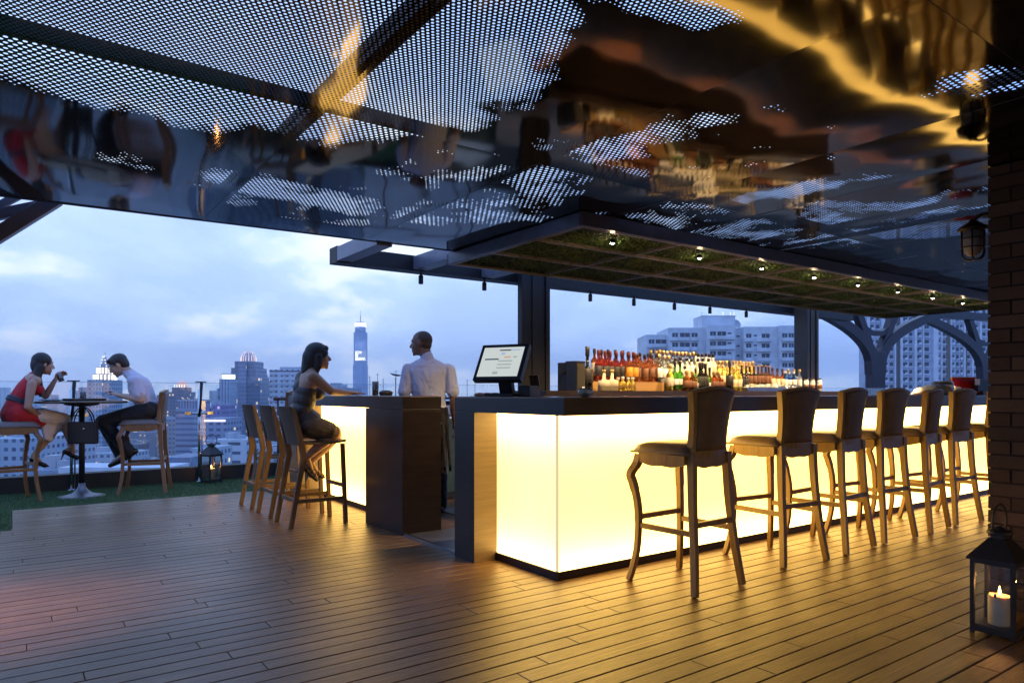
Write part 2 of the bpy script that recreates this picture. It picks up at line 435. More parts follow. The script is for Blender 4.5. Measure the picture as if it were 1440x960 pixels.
# ================================================================== ceiling of perforated mirror sheets
ZC = 2.38
def ceiling_mat():
    t = NT('perforated_mirror'); co = t.co()
    sx = t.node('ShaderNodeSeparateXYZ'); t.l.new(co, sx.inputs[0]); X, Y = sx.outputs[0], sx.outputs[1]
    s = t.math('ADD', t.math('MULTIPLY_ADD', t.math('GREATER_THAN', Y, 2.97), 0.0085, 0.0195), t.math('MULTIPLY', t.math('GREATER_THAN', X, 2.3), 0.0085))
    def lat(ox, oy):
        u = t.math('SUBTRACT', t.math('FRACT', t.math('ADD', t.math('DIVIDE', X, s), 200 + ox)), 0.5)
        v = t.math('SUBTRACT', t.math('FRACT', t.math('ADD', t.math('DIVIDE', t.math('DIVIDE', Y, s), 1.732), 200 + oy)), 0.5)
        v = t.math('MULTIPLY', v, 1.732)
        return t.math('SQRT', t.math('ADD', t.math('MULTIPLY', u, u), t.math('MULTIPLY', v, v)))
    d = t.math('MINIMUM', lat(0, 0), lat(0.5, 0.5))
    # where the sheets are perforated: soft blobs, broken up by noise
    blobs = BLOBS
    acc = None
    for bx, by, rx, ry, ang, k in blobs:
        ca, sa = math.cos(ang), math.sin(ang)
        ux = t.math('ADD', t.math('MULTIPLY', t.math('SUBTRACT', X, bx), ca / rx), t.math('MULTIPLY', t.math('SUBTRACT', Y, by), sa / rx))
        uy = t.math('ADD', t.math('MULTIPLY', t.math('SUBTRACT', X, bx), -sa / ry), t.math('MULTIPLY', t.math('SUBTRACT', Y, by), ca / ry))
        q = t.math('SUBTRACT', k, t.math('MULTIPLY', t.math('SQRT', t.math('ADD', t.math('MULTIPLY', ux, ux), t.math('MULTIPLY', uy, uy))), k))
        acc = q if acc is None else t.math('MAXIMUM', acc, q)
    n = t.noise(co, 3.6, 4, 0.6)
    acc = t.math('ADD', acc, t.math('MULTIPLY', t.math('SUBTRACT', n, 0.5), 1.7))
    rad = t.math('MINIMUM', t.math('MULTIPLY', t.math('MAXIMUM', acc, 0.0), 0.70), 0.275)
    rad = t.math('MULTIPLY', rad, t.math('GREATER_THAN', rad, 0.12))
    hole = t.math('LESS_THAN', d, rad)
    t.setp(base=(0.105, 0.088, 0.066), metal=1.0, rough=t.math('MULTIPLY_ADD', t.noise(co, 5, 4), 0.06, 0.035))
    b = t.node('ShaderNodeBump'); t.l.new(t.noise(t.mapping(co, (1.6, 0.8, 1)), 2.6, 0, 0.4), b.inputs['Height']); b.inputs['Strength'].default_value = 0.10; b.inputs['Distance'].default_value = 0.03
    b2_ = t.node('ShaderNodeBump'); t.l.new(t.noise(co, 34, 2, 0.5), b2_.inputs['Height']); b2_.inputs['Strength'].default_value = 0.012; b2_.inputs['Distance'].default_value = 0.008
    t.n.remove(b2_); t.l.new(b.outputs[0], t.p.inputs['Normal'])
    tr = t.node('ShaderNodeBsdfTransparent'); mxs = t.node('ShaderNodeMixShader')
    t.l.new(hole, mxs.inputs[0]); t.l.new(t.p.outputs[0], mxs.inputs[1]); t.l.new(tr.outputs[0], mxs.inputs[2]); t.l.new(mxs.outputs[0], t.o.inputs[0])
    return t.mat
def cpt(px, py):
    p = at(px, (ZC - HC) * FPX / (HY - py), ZC); return p.x, p.y
BLOBS = []
def blob(px, py, px2, py2, wid, k=1.6):
    """perforated streak between two places on the sheet, wid = half width in metres"""
    (x0, y0), (x1, y1) = cpt(px, py), cpt(px2, py2)
    l = math.hypot(x1 - x0, y1 - y0) / 2
    BLOBS.append(((x0 + x1) / 2, (y0 + y1) / 2, l + wid, wid, math.atan2(y1 - y0, x1 - x0), k))
blob(0, 20, 420, 120, 0.75, 2.2); blob(330, 0, 620, 90, 0.55, 2.2); blob(200, 60, 560, 150, 0.5, 2.0)
blob(640, 20, 750, 60, 0.22, 1.6); blob(730, 0, 790, 30, 0.12, 1.3)
blob(240, 245, 560, 305, 0.34, 0.62); blob(480, 300, 800, 300, 0.5, 0.36); blob(620, 260, 960, 230, 0.5, 0.34); blob(900, 320, 1380, 300, 0.7, 0.36); blob(860, 0, 1030, 25, 0.10, 1.1)
blob(740, 250, 960, 190, 0.26, 0.50); blob(980, 290, 1230, 250, 0.18, 0.50); blob(1340, 120, 1440, 110, 0.16, 0.9); blob(1110, 335, 1385, 320, 0.45, 0.6)
M['mirror'] = ceiling_mat()
roof = thing('pavilion_roof', 'low pavilion roof of dark mirror polished perforated metal sheets over the bar', 'roof', (0, 0, 0))
XS = [-7.3, -4.9, -2.5, -0.1 - 1.2, -0.1, 1.10, 2.30, 3.42, 4.20, 5.4, 6.6, 7.8, 9.0, 10.2, 11.4]
YS = [-4.9, -2.9, -0.95, 1.02, 2.97, 5.30]
def edge_y(x): return 5.30 + (1.5 - x) * 0.06 if x < 4 else 5.15
rg = random.Random(11)
for i in range(len(XS) - 1):
    for j in range(len(YS) - 1):
        x0, x1, y0, y1 = XS[i] + .001, XS[i + 1] - .001, YS[j] + .001, YS[j + 1] - .001
        nx, ny = 28, 40
        tx, ty = rg.uniform(-.002, .002), rg.uniform(-.0015, .0015); se = rg.uniform(0, 99)
        vs = []
        for b in range(ny + 1):
            for a in range(nx + 1):
                x = x0 + (x1 - x0) * a / nx
                top = y1 if j < len(YS) - 2 else edge_y(x)
                y = y0 + (top - y0) * b / ny
                u, v = a / nx, b / ny; env = (4 * u * (1 - u)) * (4 * v * (1 - v))
                z = (u - .5) * (x1 - x0) * tx + (v - .5) * 2 * ty + env * 0.014 * mnoise.noise((x * 1.1 + se, y * .8, se)) - env * .004
                vs.append((x, y, ZC + z))
        fs = [(b * (nx + 1) + a, (b + 1) * (nx + 1) + a, (b + 1) * (nx + 1) + a + 1, b * (nx + 1) + a + 1) for b in range(ny) for a in range(nx)]
        m = MB(); m.add(vs, fs, 0, True); m.build('ceiling_sheet', M['mirror'], roof, fixn=False)
# dark backing strips over the joints
for xx in XS[1:-1]:
    m = MB(); m.box(xx - .03, xx + .03, -4.9, 5.15, ZC + .005, ZC + .03); m.build('joint_strip', M['steel_dark'], roof)
for yy in YS[1:-1]:
    m = MB(); m.box(-7.3, 11.4, yy - .02, yy + .02, ZC + .0065, ZC + .031); m.build('joint_strip', M['steel_dark'], roof)
# edge angle, joists above the sheets
m = MB(); m.beam((-7.3, edge_y(-7.3) + .012, ZC + .045), (4.0, edge_y(4.0) + .012, ZC + .045), .02, .10)
m.beam((4.0, edge_y(4.0) + .012, ZC + .045), (11.4, 5.162, ZC + .045), .02, .10); m.build('edge_trim', M['steel_dark'], roof)
for yy in (-2.9, -0.95, 1.02, 3.04):
    m = MB(); m.box(-7.3, 11.4, yy - .025, yy + .025, ZC + .05, ZC + .09); m.build('joist', M['steel_dark'], roof)
for xx in (-2.5, -.1, 1.13, 3.45, 5.4, 7.8, 10.2):
    m = MB(); m.box(xx - .018, xx + .018, -4.9, 5.2, ZC + .091, ZC + .13); m.build('cross_joist', M['steel_dark'], roof)
# beams sticking out past the sheets, and the long beam that carries them
LBY = 6.22
m = MB(); m.box(2.43, 11.4, LBY - .08, LBY + .10, 2.352, 2.50); m.build('long_beam', M['steel_dark'], roof)
for xx in (2.52, 3.30, 4.1):
    m = MB(); m.box(xx - .09, xx + .05, 5.28, LBY - .083, 2.36, 2.49); m.build('outrigger_beam', M['steel_blue'], roof, bevel=.004)
for xx in (2.41, 3.17):
    m = MB(); m.box(xx - .012, xx + .012, 5.30, 5.34, 2.49, 2.62); m.build('roof_strut', M['steel_dark'], roof)
# tracks with small spotlights below the long beam
sx_ = [3.34, 4.10, 4.86, 5.61, 6.34, 7.09, 7.81, 8.62]
proto = None
for i, xx in enumerate(sx_):
    if proto is None:
        proto = thing('spotlight', 'x', 'spotlight', (0, 0, 0)); m = MB()
        m.lathe([(.021, -.045), (.024, -.040), (.024, .035), (.014, .045)], 14); m.build('spotlight_head', M['black_metal'], proto)
        m = MB(); m.tube([(0, 0, .04), (0, 0, .066)], .007, 8); m.build('stem', M['black_metal'], proto); o = proto
    else: o = copy_tree(proto)
    o.location = (xx, LBY, 2.286)
    o['label'] = ('first', 'second', 'third', 'fourth', 'fifth', 'sixth', 'seventh', 'eighth')[i] + ' small black spotlight from the left under the long roof beam'
    o['group'] = 'spotlights under the roof beam'

# ================================================================== columns
def ibeam_column(x, y, w_, d_, top, label, mat):
    t = thing('steel_column', label, 'column', (x, y, 0), 0, 'steel columns of the pavilion')
    m = MB(); m.box(-w_ / 2, -w_ / 2 + .055, -d_ / 2, d_ / 2, 0, top); m.build('flange', mat, t, bevel=.003)
    m = MB(); m.box(w_ / 2 - .055, w_ / 2, -d_ / 2, d_ / 2, 0, top); m.build('flange', mat, t, bevel=.003)
    m = MB(); m.box(-w_ / 2 + .056, w_ / 2 - .056, -d_ / 2 + .02, d_ / 2 - .02, 0, top); m.box(-.045, .045, -d_ / 2 + .008, -d_ / 2 + .0195, 0, top); m.build('web', mat, t)
    return t
brn = plain('brown_painted_steel', (0.060, 0.046, 0.034), 0.4, 0.15)
ibeam_column(on_y(751, 5.98), 5.98, .38, .08, 2.6, 'dark steel column rising behind the point of sale screen', M['steel_dark'])
ibeam_column(on_y(1134, 5.98), 5.98, .30, .22, 2.6, 'brown steel column at the right end of the bottle shelf', brn)
def tree_column(x, label, y=10.35):
    """trunk that splits into arched limbs carrying a flat top"""
    t = thing('branching_column', label, 'column', (x, y, -0.4), R(-12), 'branching steel columns at the roof edge')
    m = MB(); m.box(-.26, .26, -.13, .13, 0, 2.75); m.build('trunk', M['steel_plum_dark'], t, bevel=.02)
    for s in (-1, 1):
        m = MB(); pts = []; sc = []
        for q in range(15):
            a = q / 14; xx = s * (.12 + 3.45 * a ** 1.75); zz = 2.1 + 2.05 * a ** .62
            pts.append((xx, 0, zz)); sc.append(1 - .25 * a)
        m.sweep(pts, [(-.13, -.16), (.13, -.16), (.13, .16), (-.13, .16)], (0, 1, 0), scl=sc); m.build('outer_limb', M['steel_plum_dark'], t)
        m = MB(); m.sweep([(s * .13, 0, 2.5), (s * .35, 0, 3.05), (s * .62, 0, 3.6), (s * .9, 0, 4.15)], [(-.10, -.11), (.10, -.11), (.10, .11), (-.10, .11)], (0, 1, 0)); m.build('inner_limb', M['steel_plum_dark'], t)
    m = MB(); m.sweep([(-.50, 0, 3.42), (-.2, 0, 3.28), (.2, 0, 3.28), (.50, 0, 3.42)], [(-.09, -.07), (.09, -.07), (.09, .07), (-.09, .07)], (0, 1, 0)); m.build('cross_web', M['steel_plum_dark'], t)
    m = MB(); m.box(-3.6, 3.6, -.15, .15, 4.1, 4.35); m.build('top_beam', M['steel_plum_dark'], t)
    return t
tree_column(on_y(1231, 10.35), 'plum grey branching steel column seen between the pale sky and the tall apartment tower')
tree_column(on_y(1385, 10.35), 'branching steel column half hidden by the brick pillar behind the red box')
tl = thing('branching_column', 'dark branching steel column whose limbs cross the sky at the top left corner', 'column', (0, 0, 0))
def pl(px, py, Y):
    r = (px - 720) / FPX; return at(px, Y / (FW.y + RT.y * r), py=py)
b0 = pl(-250, 483, 5.6); m = MB(); m.box(b0.x - .16, b0.x + .10, 5.45, 5.75, -.03, b0.z + .12); m.build('trunk', M['steel_plum'], tl, bevel=.02)
m = MB(); m.beam(pl(-250, 483, 5.6), pl(82, 278.5, 5.6), .12, .088); m.build('outer_limb', M['steel_plum'], tl, bevel=.006)
m = MB(); m.beam(pl(-250, 440, 5.66), pl(-120, 326, 5.66), .08, .07, ext=.03); m.beam(pl(-120, 326, 5.66), pl(56, 290, 5.66), .08, .066); m.build('inner_limb', M['steel_plum'], tl, bevel=.004)
m = MB(); m.beam(pl(-250, 420, 5.7), pl(34, 271, 5.7), .07, .046); m.build('upper_limb', M['steel_plum'], tl, bevel=.004)
FILLPANEL = NT('warm_fill_panel'); FILLPANEL.setp(base=(.05, .04, .03), rough=.1, emis=(1.0, .64, .30), estr=1.15); FILLPANEL = FILLPANEL.mat
# unseen wall added behind the viewer to keep skylight off the stool backs
bw = thing('sky_blocking_wall', 'added unseen dark timber wall with glowing fill panels behind the bar stools', 'wall', (0, 0, 0))
m = MB(); m.box(.8, 11.4, -4.6, -4.4, -.03, 2.36); m.build('wall', wood('dark_cladding', (0.03, 0.02, 0.015), (0.06, 0.04, 0.03), .5), bw)
for k in range(1, 5):
    m = MB(); m.box(-1.6 + 2.4 * k, .2 + 2.4 * k, -4.399, -4.37, .05, 2.1); f_ = m.build('window', FILLPANEL, bw)  # glowing panels added as warm fill light for the stool backs
    m = MB(); m.box(-.73 + 2.4 * k, -.67 + 2.4 * k, -4.369, -4.35, .05, 2.1); m.build('mullion', M['steel_dark'], f_)

sp_ = thing('flood_spot', 'black ceiling spotlight throwing a warm pink pool on the left of the deck', 'spotlight', (-1.3, 4.2, 2.24))
m = MB(); m.lathe([(.04, -.06), (.045, -.05), (.045, .07), (.02, .09)], 16, M=Matrix.Rotation(R(22), 4, 'X') @ Matrix.Rotation(R(-30), 4, 'Y')); m.tube([(0, 0, .08), (0, 0, .16)], .01, 8); m.build('spotlight_head', M['black_metal'], sp_)
l = bpy.data.lights.new('flood_beam', 'SPOT'); l.energy = 320; l.color = (1, .50, .36); l.spot_size = R(48); l.spot_blend = 1.0; l.shadow_soft_size = .03
lo = bpy.data.objects.new('flood_beam', l); link(lo, sp_); lo.location = (.04, 0, -.10); lo.rotation_euler = (Vector((-1.26, 4.2, 2.14)) - Vector((-.25, 4.5, 0))).to_track_quat('Z', 'Y').to_euler()
# ================================================================== brick pillar
def pillar():
    t = thing('brick_pillar', 'dark brown brick pillar at the right edge of the terrace behind the big lantern', 'pillar', (4.32, 1.58, 0))
    mb_ = NT('pillar_brick'); co = mb_.co(); f = mb_.noise(co, 6, 4); f2 = mb_.noise(co, 90, 4)
    at_ = mb_.node('ShaderNodeAttribute'); at_.attribute_name = 'rnd'
    c = mb_.ramp(at_.outputs['Fac'], [(0.0, (0.065, 0.043, 0.034)), (0.6, (0.095, 0.062, 0.048)), (1.0, (0.13, 0.086, 0.066))])
    c = mb_.mix(mb_.math('MULTIPLY', f, 0.5), c, (0.035, 0.024, 0.020)); mb_.setp(base=c, rough=0.85, spec=0.3)
    mb_.bump(mb_.math('ADD', f2, f), 0.6, 0.006)
    m = MB(); rnd = []; rg = random.Random(9); ch = .075; bl = .225; W = .70; D = .70; dep = .10; j = .010
    z = 0.0; row = 0
    while z < 2.36:
        z1 = min(z + ch - j, 2.372)
        for face in range(2):                       # 0: face x=0 running to -y, 1: face y=0 running to +x
            ln = D if face == 0 else W
            s = -(row % 2) * bl / 2 - (bl / 4 if face else 0)
            while s < ln:
                a, b = max(s, 0 if face == 0 else .0), min(s + bl - j, ln)
                if b - a > .02:
                    o = rg.uniform(-.003, .003); jz = rg.uniform(-.001, .001); n0 = len(m.f)
                    if face == 0: m.box(o, dep - .01, -b, -a, z + jz, z1 + jz)
                    else: m.box(max(a, dep), b, -dep, -o, z + jz, z1 + jz) if b > dep + .02 else None
                    rnd += [rg.random()] * (len(m.f) - n0)
                s += bl
        z += ch; row += 1
    o = m.build('brickwork', mb_.mat, t, fixn=False)
    # bevel by hand is not needed: joints are real gaps
    a_ = o.data.attributes.new('rnd', 'FLOAT', 'FACE'); a_.data.foreach_set('value', rnd)
    m = MB(); m.box(.009, W, -D, -.009, 0, 2.374); m.build('mortar', plain('mortar', (0.022, 0.018, 0.016), 0.95, bump=0.5), t)
pillar()

# ================================================================== hanging planted canopy
CX0, CX1, CY0, CY1, CZ = 3.11, 10.76, 3.53, 5.32, 2.275
can = thing('hanging_canopy', 'steel framed canopy with a mossy green underside and small downlights hung over the bar', 'canopy', (0, 0, 0))
m = MB(); m.box(CX0, CX1, CY0, CY0 + .03, CZ, CZ + .092); m.build('fascia', M['steel_plum'], can, bevel=.002)
m = MB(); m.box(CX0, CX0 + .03, CY0 + .031, CY1 - .031, CZ, CZ + .092); m.build('fascia', M['steel_blue'], can, bevel=.002)  # lighter blue steel on this end: skylight on the fascia put into colour
m = MB(); m.box(CX0, CX1, CY1 - .03, CY1, CZ, CZ + .092); m.build('fascia', M['steel_plum'], can, bevel=.002)
m = MB(); m.box(CX1 - .03, CX1, CY0 + .031, CY1 - .031, CZ, CZ + .092); m.build('fascia', M['steel_plum'], can, bevel=.002)
m = MB(); m.box(CX0 + .012, CX1 - .02, CY0 + .012, CY1 - .02, CZ + .091, ZC - .004); m.build('upper_frame', M['steel_dark'], can)
m = MB(); m.box(CX0 + .031, CX1 - .031, CY0 + .031, CY1 - .031, CZ + .05, CZ + .09); m.build('backing', plain('moss_backing', (0.012, 0.018, 0.008), 0.9), can)
bar_m = plain('brushed_bronze_bar', (0.38, 0.29, 0.23), 0.35, 0.6)
for yy in (4.11, 4.70):
    m = MB(); m.box(CX0 + .031, CX1 - .031, yy - .011, yy + .011, CZ + .003, CZ + .03); m.build('grid_bar', bar_m, can)
for k in range(9):
    xx = 4.175 + .845 * k
    if xx < CX1 - .05:
        m = MB(); m.box(xx - .009, xx + .009, CY0 + .031, CY1 - .031, CZ + .006, CZ + .033); m.build('grid_bar', bar_m, can)
m = MB()
for (a, b, c_, d) in ((CX0 + .031, CX1 - .031, CY0 + .031, CY0 + .048), (CX0 + .031, CX1 - .031, CY1 - .048, CY1 - .031), (CX0 + .031, CX0 + .048, CY0 + .049, CY1 - .049)):
    m.box(a, b, c_, d, CZ - .003, CZ + .02)
m.build('edge_bar', bar_m, can)
LX = [3.637, 4.627, 5.477, 6.316, 7.123, 7.962, 8.802, 9.609]
LY = 3.79
def moss():
    t = NT('moss_leaf'); co = t.co(); f = t.noise(co, 60, 3); f1 = t.noise(co, 5, 3)
    c = t.ramp(f, [(0.3, (0.05, 0.13, 0.02)), (0.55, (0.13, 0.25, 0.045)), (0.8, (0.25, 0.37, 0.09))])
    c = t.mix(t.math('MULTIPLY', f1, 0.5), c, (0.05, 0.08, 0.02)); t.setp(base=c, rough=0.6)
    rg = random.Random(21); m = MB()
    for _ in range(60000):
        u = rg.random() ** 1.25
        x = CX0 + .04 + (CX1 - CX0 - .08) * u; y = rg.uniform(CY0 + .04, CY1 - .04); z = CZ + .05 - rg.random() ** 1.6 * (.052 + .02 * mnoise.noise((x * 3, y * 3, 0)))
        if any(abs(x - l) < .04 and abs(y - LY) < .04 for l in LX): continue
        a = rg.uniform(0, 6.28); s = rg.uniform(.006, .013); tl_ = rg.uniform(-.8, .8)
        d = Vector((math.cos(a), math.sin(a), tl_)).normalized() * s; e_ = Vector((-math.sin(a), math.cos(a), rg.uniform(-.6, .6))).normalized() * s * .5
        c0 = Vector((x, y, z)); m.add([c0 - d, c0 + e_, c0 + d, c0 - e_], [(0, 1, 2, 3)])
    o = m.build('moss', t.mat, can, fixn=False); o['kind'] = 'stuff'
moss()
def emit(name, col, s):
    t = NT(name); t.setp(base=(0.1, 0.1, 0.1), emis=col, estr=s); return t.mat
M['bulb'] = emit('lamp_glow', (1.0, 0.80, 0.52), 110)
proto = None
for i, xx in enumerate(LX):
    if proto is None:
        proto = thing('downlight', 'x', 'downlight'); m = MB()
        m.lathe([(.020, .02), (.026, .0), (.026, -.008), (.020, -.010), (.018, -.004)], 18); m.build('trim_ring', M['black_metal'], proto)
        m = MB(); m.lathe([(.0001, -.014), (.008, -.013), (.014, -.008), (.017, .002)], 14); m.build('lamp', M['bulb'], proto); o = proto
    else: o = copy_tree(proto)
    o.location = (xx, LY, CZ - .004)
    o['label'] = ('first', 'second', 'third', 'fourth', 'fifth', 'sixth', 'seventh', 'eighth')[i] + ' glowing round downlight from the left in the mossy canopy'
    o['group'] = 'downlights in the mossy canopy'
    l = bpy.data.lights.new('downlight_beam', 'SPOT'); l.energy = 150; l.color = (1, .66, .33); l.spot_size = R(95); l.spot_blend = .8; l.shadow_soft_size = .02
    lo = bpy.data.objects.new('downlight_beam', l); COL.objects.link(lo); lo.parent = o; lo.location = (0, 0, -.03); lo.rotation_euler = (R(32), 0, 0)
    l = bpy.data.lights.new('downlight_pool', 'SPOT'); l.energy = 1500; l.color = (1, .52, .20); l.spot_size = R(26); l.spot_blend = .9; l.shadow_soft_size = .02
    lo = bpy.data.objects.new('downlight_pool', l); COL.objects.link(lo); lo.parent = o; lo.location = (0, 0, -.03)
    l = bpy.data.lights.new('downlight_spill', 'POINT'); l.energy = 1.0; l.color = (1, .74, .44); l.shadow_soft_size = .015
    lo = bpy.data.objects.new('downlight_spill', l); COL.objects.link(lo); lo.parent = o; lo.location = (0, 0, -.052)
# purple uplight on the canopy end is the glow of a coloured lamp on the roof; not modelled

# ================================================================== the bar
CT = 1.12                                       # counter height
def lit_mat():
    t = NT('backlit_acrylic'); co = t.co('Object'); s = t.node('ShaderNodeSeparateXYZ'); t.l.new(co, s.inputs[0])
    z = s.outputs[2]
    e1 = t.math('POWER', t.math('ABSOLUTE', t.math('MULTIPLY', t.math('SUBTRACT', z, 0.50), 2.05)), 3.0)   # tubes run along the top and the bottom
    n = t.noise(co, 1.3, 2)
    f = t.math('MULTIPLY', t.math('MULTIPLY_ADD', e1, 1.15, 0.62), t.math('MULTIPLY_ADD', n, 0.3, 0.85))
    t.setp(base=(0.7, 0.65, 0.5), rough=0.22, emis=t.mix(e1, (1.0, 0.585, 0.115), (1.0, 0.62, 0.175)), estr=t.math('MULTIPLY', f, 6.4)); return t.mat
M['lit'] = lit_mat()
BX0, BX1 = 2.55, 10.6
bar = thing('bar_counter', 'long bar counter with glowing cream front panels and a dark wooden top', 'bar counter', (0, 0, 0))
m = MB(); m.prism([(BX0, 3.05), (BX1, 3.05), (BX1, 3.78), (3.30, 3.78), (3.30, 4.25), (BX0, 4.25)], 1.02, CT); m.build('countertop', M['dark_wood'], bar, bevel=.002)
M['stone'] = plain('counter_stone', (0.22, 0.11, 0.045), 0.22, bump=.02, var=.3)
m = MB(); m.prism([(BX0 + .02, 3.07), (BX1 - .02, 3.07), (BX1 - .02, 3.76), (3.28, 3.76), (3.28, 4.23), (BX0 + .02, 4.23)], CT + .0005, CT + .006); m.build('top_inlay', M['stone'], bar)
m = MB(); m.box(2.745, BX1 - .1, 3.33, 3.355, .05, 1.018); m.build('light_panel', M['lit'], bar)
m = MB(); m.box(2.741, 2.758, 3.358, 3.998, .05, 1.018); m.build('light_panel', M['lit'], bar)
m = MB(); m.box(2.7405, 2.7445, 3.329, 3.3575, .05, 1.018); m.build('corner_strip', emit('glowing_acrylic_edge', (1.0, 0.80, 0.48), 0.75), bar)
m = MB(); m.box(2.745, BX1 - .1, 3.322, 3.36, -.005, .05); m.build('plinth', M['black_metal'], bar)
m = MB(); m.box(2.728, 2.7449, 3.322, 3.998, -.005, .05); m.build('plinth', M['black_metal'], bar)
m = MB(); m.box(2.55, 2.80, 4.0, 4.25, -.005, 1.018); m.build('end_post', M['dark_wood'], bar, bevel=.002)
m = MB(); m.box(2.553, 2.735, 3.9965, 3.9995, 0.0, 1.017); m.build('lit_post_face', M['lit_post_wood'], bar)  # thin lighter sheet: panel glow on the dark post put into its colour
m = MB(); m.box(2.80, BX1 - .12, 3.42, 3.70, -.005, 1.01); m.box(2.801, 3.25, 3.701, 4.24, -.005, 1.01); m.build('carcass', M['black_metal'], bar)
m = MB(); m.box(BX1 - .12, BX1 - .001, 3.34, 3.75, -.005, 1.018); m.build('end_post', M['dark_wood'], bar)

m = MB(); m.box(3.35, BX1 - .15, 3.785, 4.04, .88, .92); m.build('work_shelf', plain('work_shelf_steel', (0.62, 0.54, 0.40), 0.4, 0.0), bar)
# small bar on the left
sb = thing('bar_counter', 'small bar counter with dark wood end and glowing panel behind the plank stools', 'bar counter', (0, 0, 0))
m = MB(); m.box(2.57, 2.93, 5.10, 7.95, 1.02, CT); m.build('countertop', M['dark_wood'], sb, bevel=.002)
m = MB(); m.box(2.585, 2.915, 5.115, 7.935, CT + .0005, CT + .005); m.build('top_inlay', M['stone'], sb)
m = MB(); m.box(2.57, 2.93, 5.10, 5.82, -.005, 1.018); m.build('end_block', M['dark_wood'], sb, bevel=.002)
m = MB(); m.box(2.84, 2.865, 5.822, 7.63, .05, 1.018); m.build('light_panel', M['lit'], sb)
m = MB(); m.box(2.83, 2.87, 5.822, 7.63, -.005, .049); m.build('plinth', M['black_metal'], sb)
m = MB(); m.box(2.57, 2.92, 7.632, 7.93, -.005, 1.018); m.build('end_post', M['lit_post_wood'], sb, bevel=.002)  # far post in the lightened veneer, panel glow painted into the wood
m = MB(); m.box(2.871, 2.92, 5.822, 7.63, -.005, 1.01); m.build('carcass', M['black_metal'], sb)
# service gap: threshold and metal floor
m = MB(); m.box(2.60, 3.4, 4.255, 5.095, -.02, .010); m.box(3.4, 10, 3.80, 6.0, -.02, .010)
tag(m.build('service_floor', plain('metal_floor', (0.16, 0.17, 0.20), 0.3, 0.4)), kind='structure')
m = MB(); m.box(2.575, 2.599, 4.255, 5.095, -.01, .020); tag(m.build('threshold_strip', M['stainless']), 'steel threshold strip across the service gap between the two bars', 'threshold')
# fridge and till shelf seen through the gap
fr = thing('bar_fridge', 'undercounter fridge glowing faintly through the gap behind the bartender', 'fridge', (3.95, 6.55, 0))
m = MB(); m.box(-.3, .5, 0, .5, 0.01, .88); m.build('cabinet', M['stainless'], fr, bevel=.004)
m = MB(); m.box(-.28, .48, -.02, -.001, .08, .86); m.build('door', plain('fridge_glass', (0.05, 0.09, 0.12), 0.1), fr)
m = MB(); m.box(-.26, -.245, -.035, -.021, .15, .8); m.build('handle', M['chrome'], fr)
m = MB(); m.box(-.30, -.285, -.03, -.021, .10, .16); m.build('lamp', emit('cool_lamp', (0.5, 0.8, 1.0), 3), fr)
tr_ = thing('receipt_rack', 'small rack of white order slips beyond the bartender', 'rack', (4.40, 7.45, .852))
m = MB(); m.box(-.16, .16, -.08, .08, 0, .02); m.box(-.16, .16, .06, .08, .021, .2); m.build('rack', M['black_metal'], tr_)
for k in range(5):
    m = MB(); m.box(-.15 + k * .06, -.10 + k * .06, .03, .035, .03, .15); m.build('slip', M['white'], tr_)
m = MB(); m.box(4.1, 4.75, 7.30, 7.60, .0105, .85); tag(m.build('service_cabinet', M['dark_wood']), 'dark cabinet under the order slips beyond the service gap', 'cabinet')

# back bar with stepped bottle shelves
BBX0, BBX1 = 3.45, 7.75
bb = thing('back_bar', 'dark back bar with stepped wooden risers carrying the bottles', 'back bar', (0, 0, 0))
m = MB(); m.box(BBX0, BBX1, 4.35, 4.97, 1.09, 1.17); m.build('ledge', M['dark_wood'], bb, bevel=.002)
m = MB(); m.box(BBX0 + .05, BBX1 - .05, 4.40, 4.95, .0105, 1.089); m.build('cabinet', M['dark_wood'], bb)
M['riser'] = wood('orange_oak_riser', (0.30, 0.17, 0.06), (0.48, 0.29, 0.11), 0.4, (1, 20, 20), 2.5, 0.05)  # orange oak, the wood's own colour
RX0, RX1 = on_y(834, 4.52), on_y(1062, 4.52)
m = MB(); m.box(RX0, RX1, 4.53, 4.745, 1.1705, 1.252); m.build('riser', M['riser'], bb)
m = MB(); m.box(RX0, RX1, 4.746, 4.95, 1.1705, 1.30); m.build('riser', M['riser'], bb)
# ================================================================== bottles
def glassy(name, c, tr=0.6, rough=0.06):
    t = NT(name); f = t.noise(t.co(), 14, 2)
    t.setp(base=t.mix(f, tuple(x * .75 for x in c), tuple(min(1, x * 1.2) for x in c)), rough=rough, trans=tr, IOR=1.45); return t.mat
G = dict(amber=glassy('amber_glass', (0.42, 0.11, 0.02)), red=glassy('ruby_glass', (0.30, 0.02, 0.015)), dark=glassy('black_glass', (0.012, 0.010, 0.008), .1),
         clear=glassy('clear_glass', (0.80, 0.86, 0.88), .85), green=glassy('green_glass', (0.10, 0.42, 0.04), .6), yellow=glassy('yellow_glass', (0.75, 0.62, 0.10), .55),
         brown=glassy('beer_glass', (0.10, 0.04, 0.012), .4), blue=glassy('blue_glass', (0.03, 0.14, 0.55), .5), white=plain('frosted_white_glass', (0.75, 0.72, 0.60), .3), cream=plain('cream_bottle', (0.62, 0.55, 0.33), .35))
LB = dict(cream=plain('cream_paper', (0.62, 0.54, 0.38), .6), white=plain('white_paper', (0.75, 0.73, 0.70), .6), black=plain('black_paper', (0.03, 0.03, 0.03), .5), red=plain('red_paper', (0.17, 0.075, 0.04), .5), gold=plain('gold_foil', (0.62, 0.40, 0.10), .3, .8), orange=plain('orange_paper', (0.75, 0.33, 0.04), .5))
